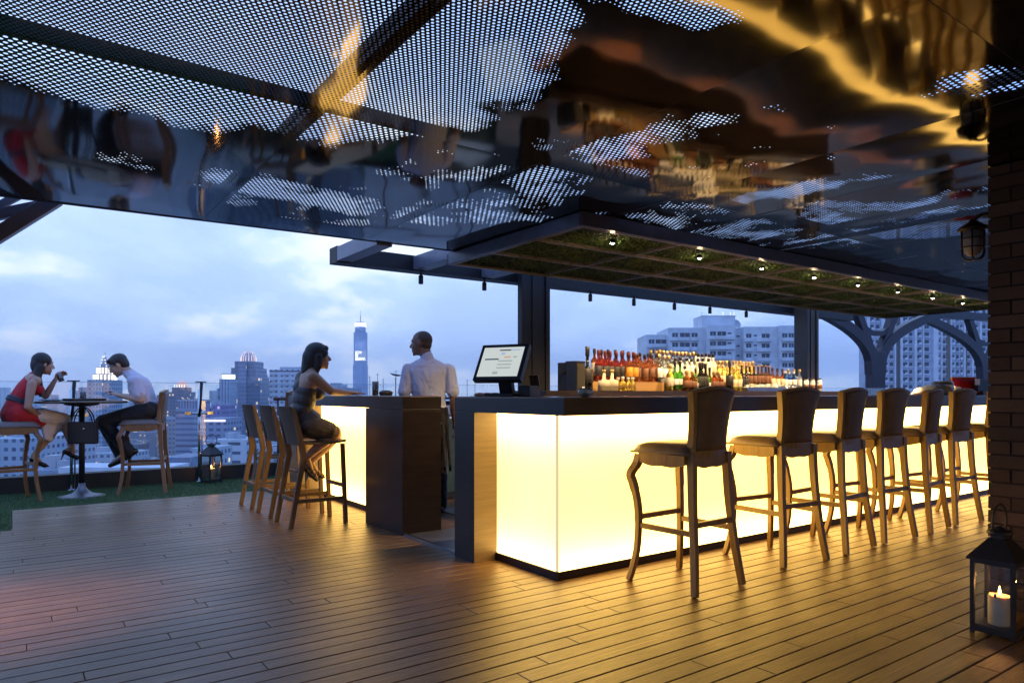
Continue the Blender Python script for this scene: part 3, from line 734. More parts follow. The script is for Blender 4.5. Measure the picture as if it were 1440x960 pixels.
CAP = dict(gold=plain('gold_cap', (0.80, 0.55, 0.20), .3, .7), black=plain('black_cap', (0.02, 0.018, 0.018), .4), red=plain('red_cap', (0.12, 0.02, 0.015), .4), white=M['white'], wood=plain('cork_cap', (0.42, 0.26, 0.12), .7))
BOT = {}
def bottle_proto(key, h, r, body, label, cap, shoulder=.62, neck=.30, cap_h=.16, name='bottle', lab=(.18, .5), nb=14):
    t = thing(name, 'x', 'bottle'); m = MB(); rn = r * neck
    s = shoulder * h
    prof = [(r * .9, 0), (r, .006), (r, lab[0] * h), (r * 1.012, lab[0] * h + .0005), (r * 1.012, lab[1] * h), (r, lab[1] * h + .0005), (r, s), (r * .82, s + h * .05), (r * .5, s + h * .10), (rn, s + h * .15), (rn * .95, h * (1 - cap_h) + .004)]
    mats = [0, 0, 0, 1, 1, 0, 0, 0, 0, 0]
    m.lathe(prof, nb, mats=mats); m.build('glass', [G[body], LB[label]], t)
    m = MB(); m.lathe([(rn * 1.25, h * (1 - cap_h)), (rn * 1.25, h - .003), (rn * 1.05, h)], nb); m.build('cap', CAP[cap], t)
    BOT[key] = [t, False]
bottle_proto('champagne', .375, .046, 'dark', 'black', 'black', .42, .32, .22)
bottle_proto('whisky', .27, .037, 'amber', 'red', 'black', .58, .36, .14)
bottle_proto('ruby', .285, .038, 'red', 'black', 'red', .55, .34, .17)
bottle_proto('amber_gold', .28, .037, 'amber', 'orange', 'red', .56, .34, .17)
bottle_proto('amber_rear', .28, .037, 'amber', 'cream', 'black', .56, .34, .17)
bottle_proto('vodka', .285, .037, 'clear', 'white', 'gold', .60, .36, .13)
bottle_proto('frosted', .28, .038, 'white', 'cream', 'black', .60, .36, .13)
bottle_proto('yellow', .26, .036, 'yellow', 'cream', 'gold', .60, .36, .14)
bottle_proto('green', .27, .036, 'green', 'green' if 'green' in LB else 'white', 'black', .50, .34, .15, lab=(.15, .35))
bottle_proto('wine', .27, .036, 'dark', 'black', 'black', .50, .34, .2)
bottle_proto('squat', .19, .045, 'amber', 'red', 'wood', .60, .33, .2)
bottle_proto('jug', .185, .052, 'cream', 'cream', 'gold', .42, .26, .14)
bottle_proto('mini', .12, .030, 'yellow', 'gold', 'white', .55, .40, .18)
bottle_proto('beer', .23, .030, 'brown', 'red', 'gold', .50, .38, .06)
bottle_proto('soda_blue', .17, .028, 'blue', 'white', 'white', .6, .4, .12)
bottle_proto('can', .15, .028, 'white', 'red', 'black', .78, .8, .05, name='bottle')
def put(key, x, y, z, label, group, s=1.0, cat=None):
    t, used = BOT[key]
    o = copy_tree(t) if used else t
    BOT[key][1] = True
    o.location = (x, y, z); o.scale = (s, s, s * 1.0); o['label'] = label
    if group: o['group'] = group
    elif 'group' in o: del o['group']
    if cat: o['category'] = cat
    return o
rg = random.Random(31)
ORD = ['first', 'second', 'third', 'fourth', 'fifth', 'sixth', 'seventh', 'eighth', 'ninth', 'tenth', 'eleventh', 'twelfth', 'thirteenth', 'fourteenth']
def row(key, pa, pb, n, Y, z, label, group, s=1.0, jit=.006):
    xa, xb = on_y(pa, Y), on_y(pb, Y)
    for i in range(n):
        x = xa + (xb - xa) * (i / (n - 1) if n > 1 else 0)
        od = ORD[i] + ' from the left'
        put(key, x + rg.uniform(-jit, jit), Y + rg.uniform(-jit, jit), z, label + (', ' + od if n > 2 else (', left one of two', ', right one of two')[i]), group, s * rg.uniform(.97, 1.03))
ZL, Z1, Z2 = 1.1705, 1.2525, 1.3005
put('champagne', on_y(826, 4.44), 4.44, ZL, 'tall black champagne style bottle beside the black speakers on the back bar', None)
row('ruby', 842, 890, 7, 4.64, Z1, 'ruby red liqueur bottle on the upper riser', 'ruby red liqueur bottles')
row('amber_rear', 836, 884, 6, 4.86, Z2, 'amber bottle in the rear row behind the ruby ones', 'amber bottles behind the ruby ones', .92)
put('amber_gold', on_y(884.5, 4.585), 4.585, Z1, 'left one of the two bottles with bright orange labels on the riser', None, .95)
put('amber_gold', on_y(892.5, 4.585), 4.585, Z1, 'right one of the two bottles with bright orange labels on the riser', None, .95)
row('whisky', 896, 926, 4, 4.64, Z1, 'brown whisky bottle right of the orange labels', 'brown whisky bottles')
row('whisky', 900, 923, 3, 4.86, Z2, 'brown whisky bottle in the rear row', 'rear whisky bottles', .9)
row('vodka', 916, 975, 12, 4.87, Z2, 'clear gold capped bottle in the rear row', 'gold capped clear bottles', .97)
row('vodka', 926, 940, 3, 4.64, Z1, 'clear gold capped bottle in front of the rear row', 'front clear bottles', .93)
row('frosted', 978, 1003, 6, 4.87, Z2, 'frosted dark capped bottle in the rear row', 'dark capped frosted bottles', .97)
row('frosted', 950, 996, 7, 4.70, Z1, 'frosted white bottle with a dark cap in the middle row', 'frosted bottles of the middle row', .9)
row('yellow', 1008, 1058, 12, 4.87, Z2 - .03, 'pale yellow bottle in the rear row behind the ice', 'pale yellow bottles', .9)
row('yellow', 1010, 1056, 8, 4.68, Z1 - .03, 'pale yellow bottle in the middle row behind the ice', 'middle row yellow bottles', .84)
row('jug', 850, 860.5, 2, 4.43, ZL, 'cream jug shaped bottle in the front row', 'cream jug bottles')
row('mini', 869, 890, 4, 4.43, ZL, 'small yellow bottle beside the cream jugs', 'small yellow bottles')
put('yellow', on_y(942, 4.45), 4.45, ZL, 'yellow liqueur bottle just left of the two green bottles', None, .95)
row('green', 949, 956, 2, 4.47, ZL + .02, 'bright green bottle in the front row', 'bright green bottles', .98)
put('frosted', on_y(963, 4.45), 4.45, ZL, 'frosted bottle just right of the two green bottles', None, .85)
row('squat', 966, 974, 2, 4.42, ZL, 'squat amber bottle with a cork top in the front row', 'squat amber bottles')
put('green', on_y(978, 4.45), 4.45, ZL, 'yellow green bottle right of the squat amber ones', None, .8)
row('wine', 984, 992, 3, 4.46, ZL, 'slim black wine bottle in the front row', 'black wine bottles')
put('green', on_y(998, 4.45), 4.45, ZL, 'dark green bottle right of the black wine bottles', None, .86)
row('squat', 1004, 1012, 2, 4.42, ZL, 'squat bottle just left of the tallest dark bottle', 'squat bottles near the tall dark one', .98)
put('champagne', on_y(1026, 4.42), 4.42, ZL, 'large dark bottle behind the back of the nearest bar stool', None, .82)
row('yellow', 1033, 1039, 2, 4.45, ZL, 'yellow bottle just left of the ice tray', 'yellow bottles by the ice', .9)
row('beer', 1043, 1082, 8, 4.56, ZL + .05, 'brown beer bottle chilled behind the crushed ice', 'beer bottles in the ice')
row('wine', 1042, 1050, 2, 4.50, ZL + .02, 'dark bottle stuck in the left end of the ice', 'dark bottles in the ice', .82)
row('amber_rear', 1086, 1100, 3, 4.60, ZL + .02, 'amber bottle right of the beer bottles', 'amber bottles right of the beers', .85)
row('soda_blue', 1104, 1116, 3, 4.58, ZL + .04, 'blue bottle behind the right end of the ice', 'blue bottles', 1.05)
row('vodka', 1108, 1124, 3, 4.80, ZL + .02, 'clear bottle behind the blue bottles', 'clear bottles on the right', .85)
row('can', 1134, 1152, 3, 4.50, ZL, 'white and red mixer bottle at the back bar end', 'mixer bottles at the end')
# crushed ice in a long tray
it = thing('ice_tray', 'long steel tray heaped with crushed ice on the back bar', 'ice tray', (on_y(1085, 4.44), 4.45, ZL))
m = MB(); m.box(-.52, .52, -.085, .12, 0, .012); m.box(-.52, .52, -.09, -.085, 0, .035); m.box(-.52, .52, .12, .125, 0, .035); m.box(-.525, -.52, -.09, .125, 0, .035); m.box(.52, .525, -.09, .125, 0, .035); m.build('tray', M['stainless'], it)
m = MB()
for _ in range(1500):
    x, y = rg.uniform(-.51, .51), rg.uniform(-.08, .115); z = .015 + rg.random() * max(.01, .060 * (1 - (x / .56) ** 4) * (1 - abs(y - .02) / .16))
    s = rg.uniform(.006, .013); q = Matrix.Translation((x, y, z)) @ Matrix.Rotation(rg.uniform(0, 3), 4, Vector((rg.random(), rg.random(), rg.random())).normalized())
    m.box(-s, s, -s * .7, s * .7, -s * .6, s * .6, 0, q)
o = m.build('crushed_ice', glassy('ice', (0.86, 0.87, 0.86), .35, .15), it); o['kind'] = 'stuff'

# speakers, counter clutter
def speaker(x, y, rz, label, w_, h, d):
    t = thing('speaker', label, 'speaker', (x, y, ZL), rz)
    m = MB(); m.box(-w_ / 2, w_ / 2, -d / 2, d / 2, 0, h); m.build('cabinet', M['black_metal'], t, bevel=.004)
    m = MB(); m.box(-w_ / 2 + .01, w_ / 2 - .01, -d / 2 - .004, -d / 2 - .0005, .02, h - .02); m.build('grille', plain('speaker_cloth', (0.03, 0.028, 0.022), .9, bump=.5, bsc=300), t)
    return t
s1 = speaker(on_y(797, 4.52), 4.52, R(20), 'narrow black box behind the taller speaker at the left end of the back bar', .10, .235, .12)
m = MB(); m.box(-.075, -.051, -.01, .01, .14, .165); m.build('knob', M['black_metal'], s1)
s2 = speaker(on_y(809, 4.43), 4.43, R(8), 'black speaker with a small white tag beside the champagne style bottle', .115, .245, .12)
m = MB(); m.box(.01, .045, -.068, -.0655, .012, .032); m.build('tag', M['white'], s2)

def jar_ball():
    t = thing('glass_dish', 'small clear glass candle dish near the counter corner', 'glass dish', (on_y(823, 3.25), 3.25, CT + .006))
    m = MB(); m.lathe([(.02, 0), (.045, .015), (.05, .035), (.038, .055), (.034, .055), (.045, .035), (.04, .018), (.001, .006)], 16); m.build('bowl', G['clear'], t)
    m = MB(); m.lathe([(.022, .008), (.022, .024), (.001, .024)], 12); m.build('tealight', M['white'], t)
jar_ball()
# point of sale terminal
ps = thing('pos_terminal', 'black point of sale terminal with a lit tilted touch screen on the bar corner', 'till', (2.80, 3.98, CT + .006), R(116))
Msc = Matrix.Translation((0, .045, .225)) @ Matrix.Rotation(R(30), 4, 'X')
m = MB(); m.box(-.185, .185, -.018, .028, -.145, .145, 0, Msc); m.build('screen_housing', plain('dark_blue_grey_plastic', (0.02, 0.024, 0.032), .35), ps, bevel=.006)
m = MB(); m.add([(-.158, .0295, -.118), (.158, .0295, -.118), (.158, .0295, .118), (-.158, .0295, .118)], [(0, 1, 2, 3)], 0, False, Msc)
scn = m.build('screen', emit('screen_glow', (0.80, 0.87, 0.84), 0.72), ps, fixn=False)
ink = [emit('screen_' + n, c, .8) for n, c in (('dark_bar', (.05, .07, .10)), ('grey_bar', (.42, .46, .46)), ('orange_bar', (.75, .42, .25)), ('blue_bar', (.45, .55, .85)))]
m = MB()
for (x0, x1, z0, z1, c) in ((-.06, .03, .088, .098, 0), (-.13, -.065, .088, .098, 3), (.02, .13, .015, .026, 0), (-.07, -.02, .03, .042, 2), (-.12, -.09, .03, .042, 1), (-.02, .01, .055, .075, 3),
                            (-.09, .02, .000, .010, 1), (-.09, .02, -.028, -.018, 1), (-.09, .02, -.055, -.045, 1), (.0, .04, -.10, -.08, 1)):
    m.add([(x0, .0305, z0), (x1, .0305, z0), (x1, .0305, z1), (x0, .0305, z1)], [(0, 1, 2, 3)], c, False, Msc)
m.build('screen_lines', ink, ps, fixn=False)
m = MB(); m.box(-.11, .11, -.10, .10, 0, .022); m.beam((0, -.03, .02), (0, .02, .20), .10, .05); m.build('stand', M['black_metal'], ps, bevel=.004)
m = MB(); m.box(-.20, -.11, -.15, .02, 0, .075); m.build('card_printer', M['black_metal'], ps, bevel=.004)
m = MB(); m.beam((-.17, -.13, .06), (-.17, -.10, .15), .07, .012); m.build('flip_cover', plain('bronze_plastic', (0.09, 0.06, 0.03), .4), ps)
# folded cloths beside the till
m = MB(); cl = Matrix.Translation((2.68, 4.20, CT + .006))
for k in range(3): m.ell((2.68 + .03 * k, 4.12 - .05 * k, CT + .018), (.05, 0, 0), (0, .035, 0), (0, 0, .016))
tag(fuse(m, 'bar_cloth', plain('striped_cloth', (0.45, 0.30, 0.28), .8), .006, 3), 'crumpled pale bar cloth lying beside the till', 'cloth')

# things on the far right of the counter
def jug_glass():
    x = on_y(1325, 3.55)
    t = thing('glass_jar', 'clear glass jar with a steel lid on the far right of the counter', 'jar', (x, 3.55, CT + .006))
    m = MB(); m.lathe([(.10, 0), (.115, .02), (.115, .12), (.10, .135), (.095, .135), (.108, .115), (.108, .02), (.001, .008)], 20); m.build('jar', G['clear'], t)
    m = MB(); m.lathe([(.105, .136), (.11, .142), (.09, .155), (.001, .16)], 20); m.build('lid', M['stainless'], t)
    m = MB(); m.ell((0, 0, .06), (.085, 0, 0), (0, .085, 0), (0, 0, .045)); m.build('napkins', LB['cream'], t)
    x = on_y(1300, 3.60)
    m = MB(); m.ell((x, 3.60, CT + .045), (.15, 0, 0), (0, .10, 0), (0, 0, .05)); m.ell((x - .10, 3.58, CT + .03), (.12, 0, 0), (0, .10, 0), (0, 0, .03)); m.ell((x + .12, 3.60, CT + .07), (.06, 0, 0), (0, .08, 0), (0, 0, .05))
    m.box(x - .2, x + .2, 3.52, 3.68, CT + .007, CT + .02)
    tag(fuse(m, 'towel_stack', plain('white_towel', (0.7, 0.67, 0.62), .9, bump=.4), .009, 3), 'rumpled white towel left of the glass jar on the counter', 'towel')
    x = on_y(1341, 3.62)
    t = thing('white_pot', 'small white ceramic pot right of the glass jar', 'pot', (x, 3.62, CT + .006))
    m = MB(); m.lathe([(.06, 0), (.08, .03), (.075, .09), (.05, .10), (.001, .105)], 18); m.build('pot', M['white'], t)
    m = MB(); m.tube([(.07, 0, .08), (.12, 0, .075), (.12, 0, .035), (.075, 0, .025)], .008, 8); m.build('handle', M['white'], t)
jug_glass()
rx = on_y(1360, 3.60)
rb = thing('menu_stand', 'bright red menu board leaning in a wooden frame at the far right of the counter', 'menu stand', (rx, 3.60, CT + .006), R(-25))
Mx = Matrix.Rotation(R(-14), 4, 'X')
m = MB(); m.box(-.16, .16, 0, .012, .0, .21, 0, Mx); m.build('board', plain('red_lacquer', (0.50, 0.008, 0.008), .3), rb)
m = MB(); m.box(-.172, -.1605, -.006, .02, -.001, .215, 0, Mx); m.box(.1605, .172, -.006, .02, -.001, .215, 0, Mx); m.box(-.16, .16, -.006, .02, .2105, .222, 0, Mx); m.build('frame', plain('orange_wood', (0.45, 0.16, 0.05), .5), rb)
m = MB(); m.box(-.17, .17, .0, .10, -.002, .012); m.build('foot', M['black_metal'], rb)
tx = on_y(1383, 3.5)
tb = thing('card_machine', 'black till display beside the red menu board near the brick pillar', 'till', (tx, 3.5, CT + .006), R(-10))
m = MB(); m.box(-.14, .14, -.02, .03, .05, .19); m.build('display', M['black_metal'], tb, bevel=.004)
m = MB(); m.box(-.10, .10, -.06, .08, 0, .03); m.box(-.03, .03, -.01, .02, .03, .05); m.build('base', M['maroon'], tb)
m = MB(); m.box(-.17, -.12, -.03, .0, .12, .19); m.build('slip', M['white'], tb)

# ================================================================== upholstered stool (cabriole front legs)
def smooth_poly(pts, n=5):
    out = []
    P = [Vector(p) for p in pts]
    for i in range(len(P) - 1):
        p0 = P[max(i - 1, 0)]; p1 = P[i]; p2 = P[i + 1]; p3 = P[min(i + 2, len(P) - 1)]
        for k in range(n):
            t = k / n
            out.append(0.5 * ((2 * p1) + (-p0 + p2) * t + (2 * p0 - 5 * p1 + 4 * p2 - p3) * t * t + (-p0 + 3 * p1 - 3 * p2 + p3) * t ** 3))
    out.append(P[-1]); return out
def bar_chair(name, label, loc, rz, wm_, seat_m, back_m, group, back_full=True):
    """faces local +Y. seat .80, back top 1.18"""
    t = thing(name, label, 'bar stool', loc, rz, group)
    q = .019
    sq = [(-q, -q), (q, -q), (q, q), (-q, q)]
    for s in (-1, 1):       # front legs
        pts = smooth_poly([(s * .195, .185, .775), (s * .205, .195, .72), (s * .232, .222, .655), (s * .222, .212, .60), (s * .205, .195, .50), (s * .198, .188, .38), (s * .205, .195, .20), (s * .225, .215, .07), (s * .240, .230, .002)])
        n = len(pts); sc = []
        for p in pts:
            z = p.z
            sc.append(1.18 if z > .70 else (1.1 if z > .55 else (.98 if z > .35 else .88 if z > .1 else .84)))
        m = MB(); m.sweep(pts, sq, (1, 0, 0), 0, False, False, sc); m.build('front_leg', wm_, t, bevel=.003)
    for s in (-1, 1):       # rear legs run up as far as the seat, splayed
        pts = smooth_poly([(s * .165, -.185, .80), (s * .166, -.190, .70), (s * .174, -.200, .50), (s * .192, -.225, .25), (s * .225, -.255, .002)])
        m = MB(); m.sweep(pts, [(-.018, -.022), (.018, -.022), (.018, .022), (-.018, .022)], (1, 0, 0), 0, False, False, [1.15 - .30 * i / (len(pts) - 1) for i in range(len(pts))]); m.build('rear_leg', wm_, t, bevel=.003)
    # stretchers
    m = MB(); m.beam((-.198, .188, .392), (.198, .188, .392), .022, .032); m.build('stretcher', wm_, t, bevel=.002)
    m = MB(); m.beam((-.182, -.212, .392), (.182, -.212, .392), .022, .032); m.build('stretcher', wm_, t, bevel=.002)
    for s in (-1, 1):
        m = MB(); m.beam((s * .198, .188, .342), (s * .184, -.214, .342), .022, .032); m.build('stretcher', wm_, t, bevel=.002)
    # apron with a wavy lower edge
    def apron(pa, pb, nrm):
        m = MB(); a = Vector(pa); b = Vector(pb); nrm = Vector(nrm) * .011; K = 12; vs = []
        for i in range(K + 1):
            u = i / K; p = a.lerp(b, u); zb = .730 - .016 * math.sin(math.pi * u) + .004 * math.cos(4 * math.pi * u)
            for sg in (-1, 1): vs += [(p.x + nrm.x * sg, p.y + nrm.y * sg, zb), (p.x + nrm.x * sg, p.y + nrm.y * sg, .788)]
        fs = []
        for i in range(K):
            o = i * 4; q_ = o + 4
            fs += [(o, q_, q_ + 1, o + 1), (o + 2, o + 3, q_ + 3, q_ + 2), (o + 1, q_ + 1, q_ + 3, o + 3), (o, o + 2, q_ + 2, q_)]
        fs += [(0, 1, 3, 2), (K * 4, K * 4 + 2, K * 4 + 3, K * 4 + 1)]
        m.add(vs, fs); return m.build('apron', wm_, t)
    apron((-.172, .199, 0), (.172, .199, 0), (0, 1, 0)); apron((-.196, -.165, 0), (-.207, .172, 0), (1, 0, 0)); apron((.196, -.165, 0), (.207, .172, 0), (1, 0, 0)); apron((-.15, -.190, 0), (.15, -.190, 0), (0, 1, 0))
    # cushion
    m = MB(); K = 12; vs = []
    def W(v): return .200 + .030 * v
    for j in range(K + 1):
        v = j / K
        for i in range(K + 1):
            u = i / K * 2 - 1
            su = math.copysign(abs(u) ** .8, u); y = -.185 + .415 * v
            e_ = (1 - abs(u) ** 5) * (1 - abs(2 * v - 1) ** 5)
            vs.append((su * W(v), y, .800 + .056 * max(e_, 0) ** .5))
    fs = [(j * (K + 1) + i, j * (K + 1) + i + 1, (j + 1) * (K + 1) + i + 1, (j + 1) * (K + 1) + i) for j in range(K) for i in range(K)]
    b0 = len(vs); rim = [i for i in range(K + 1)] + [(j) * (K + 1) + K for j in range(1, K + 1)] + [K * (K + 1) + i for i in range(K - 1, -1, -1)] + [j * (K + 1) for j in range(K - 1, 0, -1)]
    for r_ in rim: vs.append((vs[r_][0] * .985, vs[r_][1], .787))
    for i in range(len(rim)): fs.append((rim[i], b0 + i, b0 + (i + 1) % len(rim), rim[(i + 1) % len(rim)]))
    fs.append(tuple(b0 + i for i in range(len(rim))))
    m.add(vs, fs, 0, True); m.build('seat', seat_m, t)
    # back: curved shield with camel top, wooden rim, leather both sides
    def bx(u, v):            # u -1..1, v 0..1
        hw = .166 + .010 * v + .030 * v * v - .014 * math.sin(math.pi * v) + (.008 if v < .08 else 0)
        x = u * hw
        top = 1.165 + .028 * math.cos(u * math.pi * .5) ** 1.6 + .006 * abs(u) ** 3 - .012 * abs(u) ** 14
        z = .775 + (top - .775) * v
        y = -.185 - .040 * v ** 1.3 - .028 * (1 - u * u) + .022
        return x, y, z
    K1, K2 = 12, 14
    def shell(u0, u1, v0, v1, off0, off1, name, mat_, puff=0.0):
        m = MB(); vs = []
        for side_ in (0, 1):
            for j in range(K2 + 1):
                for i in range(K1 + 1):
                    a, b = i / K1, j / K2
                    x, y, z = bx(u0 + (u1 - u0) * a, v0 + (v1 - v0) * b)
                    e_ = (1 - abs(2 * a - 1) ** 4) * (1 - abs(2 * b - 1) ** 4)
                    vs.append((x, y + (off1 + puff * e_ if side_ else off0), z))
        n1 = (K1 + 1) * (K2 + 1); fs = []
        for j in range(K2):
            for i in range(K1):
                a = j * (K1 + 1) + i; q4 = (a, a + 1, a + K1 + 2, a + K1 + 1)
                fs.append(q4); fs.append(tuple(n1 + k for k in reversed(q4)))
        for i in range(K1):
            fs.append((i, n1 + i, n1 + i + 1, i + 1)); a = K2 * (K1 + 1) + i; fs.append((a, a + 1, n1 + a + 1, n1 + a))
        for j in range(K2):
            a = j * (K1 + 1); fs.append((a, a + K1 + 1, n1 + a + K1 + 1, n1 + a)); a += K1; fs.append((a, n1 + a, n1 + a + K1 + 1, a + K1 + 1))
        m.add(vs, fs, 0, True); o = m.build(name, mat_, t); return o
    o = shell(-1, 1, 0, 1, -.022, .018, 'back_frame', wm_)
    for p_ in o.data.polygons: p_.use_smooth = False
    shell(-.86, .86, .10, .955, -.0225, -.028, 'back_panel', back_m, -.006)
    shell(-.86, .86, .14, .94, .0185, .024, 'back_cushion', seat_m, .016)
    return t
first = None
xs = [3.116, 4.146, 4.813, 5.44, 6.085, 6.69, 7.41, 8.05]
lbl = ['nearest', 'second', 'third', 'fourth', 'fifth', 'sixth', 'seventh', 'eighth']
for i, x in enumerate(xs):
    lb = f'{lbl[i]} upholstered bar stool from the left in the row along the glowing bar' if i else 'nearest upholstered bar stool with cabriole legs at the glowing bar corner'
    if i == 6: lb = 'bar stool mostly hidden by the left edge of the brick pillar'
    if i == 7: break
    loc = (x + .225, 2.60 + .255 + (.07 if i else 0), 0); rz = R((2, -5, 4, -3, 6, -4, 3)[i])
    if first is None: first = bar_chair('bar_stool', lb, loc, rz, M['stool_wood'], M['leather'], M['leather_dark'], 'upholstered bar stools along the bar'); o = first
    else: o = copy_tree(first)
    o.location = loc; o.rotation_euler = (0, 0, rz); o['label'] = lb
ch1 = bar_chair('bar_chair', 'beech upholstered high chair the man in the pale shirt sits on', (1.27, 9.13, 0), R(163 - 90), M['chair_wood'], M['leather_grey'], M['leather_grey'], 'high chairs of the turf tables')
for (lb, loc, rz) in (('beech upholstered high chair the woman in the red dress sits on', (-.01, 9.12, 0), R(13 - 90)), ('beech upholstered high chair with its back showing behind the three plank stools', (2.75, 9.05, 0), R(60))):
    o = copy_tree(ch1); o.location = loc; o.rotation_euler = (0, 0, rz); o['label'] = lb

# ================================================================== plank stools at the small bar
def plank_stool(label, loc):
    """faces +X; footprint .49 x .39"""
    t = thing('plank_stool', label, 'bar stool', loc, 0, 'plank bar stools at the small bar')
    pw = M['plank_wood']
    for s in (-1, 1):
        m = MB(); m.beam((.245, s * .192, 0), (.215, s * .192, .705), .034, .034, 0, (1, 0, 0)); m.build('front_leg', pw, t, bevel=.002)
        m = MB(); m.sweep([(-.245, s * .195, 0), (-.17, s * .195, .42), (-.135, s * .195, .60), (-.155, s * .195, .72), (-.225, s * .195, 1.03)], [(-.015, -.022), (.015, -.022), (.015, .022), (-.015, .022)], (0, 1, 0), 0, False, False, [.85, 1, 1.15, 1.1, .6]); m.build('rear_leg', pw, t, bevel=.002)
        m = MB(); m.beam((.235, s * .192, .225), (-.205, s * .195, .225), .020, .032); m.build('stretcher', pw, t, bevel=.002)
    m = MB(); m.beam((.226, -.175, .335), (.226, .175, .335), .020, .034, 0, (0, 0, 1)); m.build('stretcher', pw, t, bevel=.002)
    m = MB(); m.beam((-.204, -.175, .232), (-.204, .175, .232), .020, .034); m.build('stretcher', pw, t, bevel=.002)
    m = MB(); K = 10; vs = []
    for j, y in enumerate((-.205, .205)):
        for i in range(K + 1):
            u = i / K; x = -.16 + .405 * u; z = .735 - .016 * math.sin(math.pi * u) + .006 * u
            vs += [(x, y, z), (x, y, z - .020)]
    n1 = (K + 1) * 2; fs = []
    for i in range(K):
        a = 2 * i; fs += [(a, a + 2, n1 + a + 2, n1 + a), (a + 1, n1 + a + 1, n1 + a + 3, a + 3), (a, a + 1, a + 3, a + 2), (n1 + a, n1 + a + 2, n1 + a + 3, n1 + a + 1)]
    fs += [(0, n1, n1 + 1, 1), (2 * K, 2 * K + 1, n1 + 2 * K + 1, n1 + 2 * K)]
    m.add(vs, fs); m.build('seat', pw, t, bevel=.002)
    m = MB(); K = 10; vs = []
    for side_ in (0, 1):
        for j in range(7):
            v = j / 6
            for i in range(K + 1):
                u = i / K * 2 - 1; z = .70 + .335 * v; x = -.150 - .085 * v ** 1.2 - .018 * (1 - u * u) - (.014 if side_ else 0)
                vs.append((x, u * .178, z))
    n1 = 7 * (K + 1); fs = []
    for j in range(6):
        for i in range(K):
            a = j * (K + 1) + i; q4 = (a, a + 1, a + K + 2, a + K + 1); fs += [q4, tuple(n1 + k for k in reversed(q4))]
    for i in range(K): fs += [(i, n1 + i, n1 + i + 1, i + 1)]; a = 6 * (K + 1) + i; fs += [(a, a + 1, n1 + a + 1, n1 + a)]
    for j in range(6): a = j * (K + 1); fs += [(a, a + K + 1, n1 + a + K + 1, n1 + a)]; a += K; fs += [(a, n1 + a, n1 + a + K + 1, a + K + 1)]
    m.add(vs, fs); m.build('backrest', wood('plank_back_wood', (0.095, 0.06, 0.042), (0.16, 0.105, 0.075), .45, (1, 9, 1), 5), t)
    return t
p1 = plank_stool('nearest plank stool, with the woman in the dark top sitting on it', (2.175, 6.10, 0))
for lb, y in (('empty plank stool, the middle one of three at the small bar', 6.69), ('empty plank stool farthest from the camera of three at the small bar', 7.30)):
    o = copy_tree(p1); o.location = (2.18, y, 0); o['label'] = lb

# ================================================================== round table
TX, TY = .647, 9.136
tb = thing('round_table', 'round high table with a trumpet base between the seated couple', 'table', (TX, TY, 0))
m = MB(); m.lathe([(.001, 1.062), (.44, 1.062), (.452, 1.056), (.455, 1.046), (.44, 1.038), (.20, 1.034), (.001, 1.034)], 48); m.build('table_top', wood('table_top_wood', (0.05, 0.03, 0.018), (0.11, 0.065, 0.04), .25), tb)
m = MB(); m.lathe([(.17, 1.033), (.17, 1.018), (.05, 1.0)], 24); m.lathe([(.030, 1.005), (.030, .10)], 18); m.build('pole', M['black_metal'], tb)
m = MB(); m.lathe([(.235, 0), (.235, .006), (.17, .014), (.10, .036), (.06, .070), (.036, .11), (.031, .15)], 36); m.build('trumpet_base', plain('brushed_base', (0.22, 0.22, 0.25), .42, .8), tb)
# tray, plate and drinks
m = MB(); m.box(-.18, .18, -.11, .11, 0, .028); o = m.build('menu_folder', M['black_metal'], bevel=.008); o.location = (TX + .02, TY - .10, 1.063); o.rotation_euler = (0, 0, R(25)); tag(o, 'thick black menu folder lying on the round table', 'menu folder')
m = MB(); m.lathe([(.07, 0), (.12, .008), (.125, .013), (.08, .009), (.001, .007)], 28); o = m.build('plate', M['steel_dark']); o.location = (TX - .28, TY - .10, 1.063); tag(o, 'flat dark plate on the table in front of the woman in red', 'plate')
gt = thing('cocktail_glass', 'pale green cocktail in a tumbler on the round table', 'glass', (TX + .02, TY + .12, 1.063))
m = MB(); m.lathe([(.028, 0), (.036, .10), (.034, .10), (.027, .008), (.001, .008)], 18); m.build('tumbler', G['clear'], gt)
m = MB(); m.lathe([(.026, .009), (.031, .082), (.001, .082)], 16); m.build('drink', plain('green_drink', (0.45, 0.62, 0.30), .2), gt)
m = MB(); m.box(-.055, .055, -.03, .03, 0, .012); o = m.build('napkin_box', LB['cream']); o.location = (TX + .28, TY - .12, 1.063); o.rotation_euler = (0, 0, R(30)); tag(o, 'small beige coaster box beside the black folder', 'box')
# handbag
hb = thing('handbag', 'black handbag with two loop handles hanging under the round table', 'handbag', (TX + .005, TY - .11, .59), R(-38))
m = MB(); m.box(-.16, .16, -.035, .035, 0, .245); o = m.build('bag_body', plain('black_bag_leather', (0.012, 0.012, 0.014), .5, bump=.3), hb, bevel=.018)
for yy in (-.022, .022):
    m = MB(); m.tube(smooth_poly([(-.12, yy, .235), (-.09, yy, .33), (-.03, yy, .395), (.03, yy, .395), (.09, yy, .33), (.12, yy, .235)]), .007, 8); m.build('handle', M['black_metal'], hb)
m = MB(); m.lathe([(.014, 0), (.014, .006), (.001, .006)], 14, M=Matrix.Translation((.03, -.036, .17)) @ Matrix.Rotation(R(90), 4, 'X')); m.build('clasp', M['chrome'], hb)
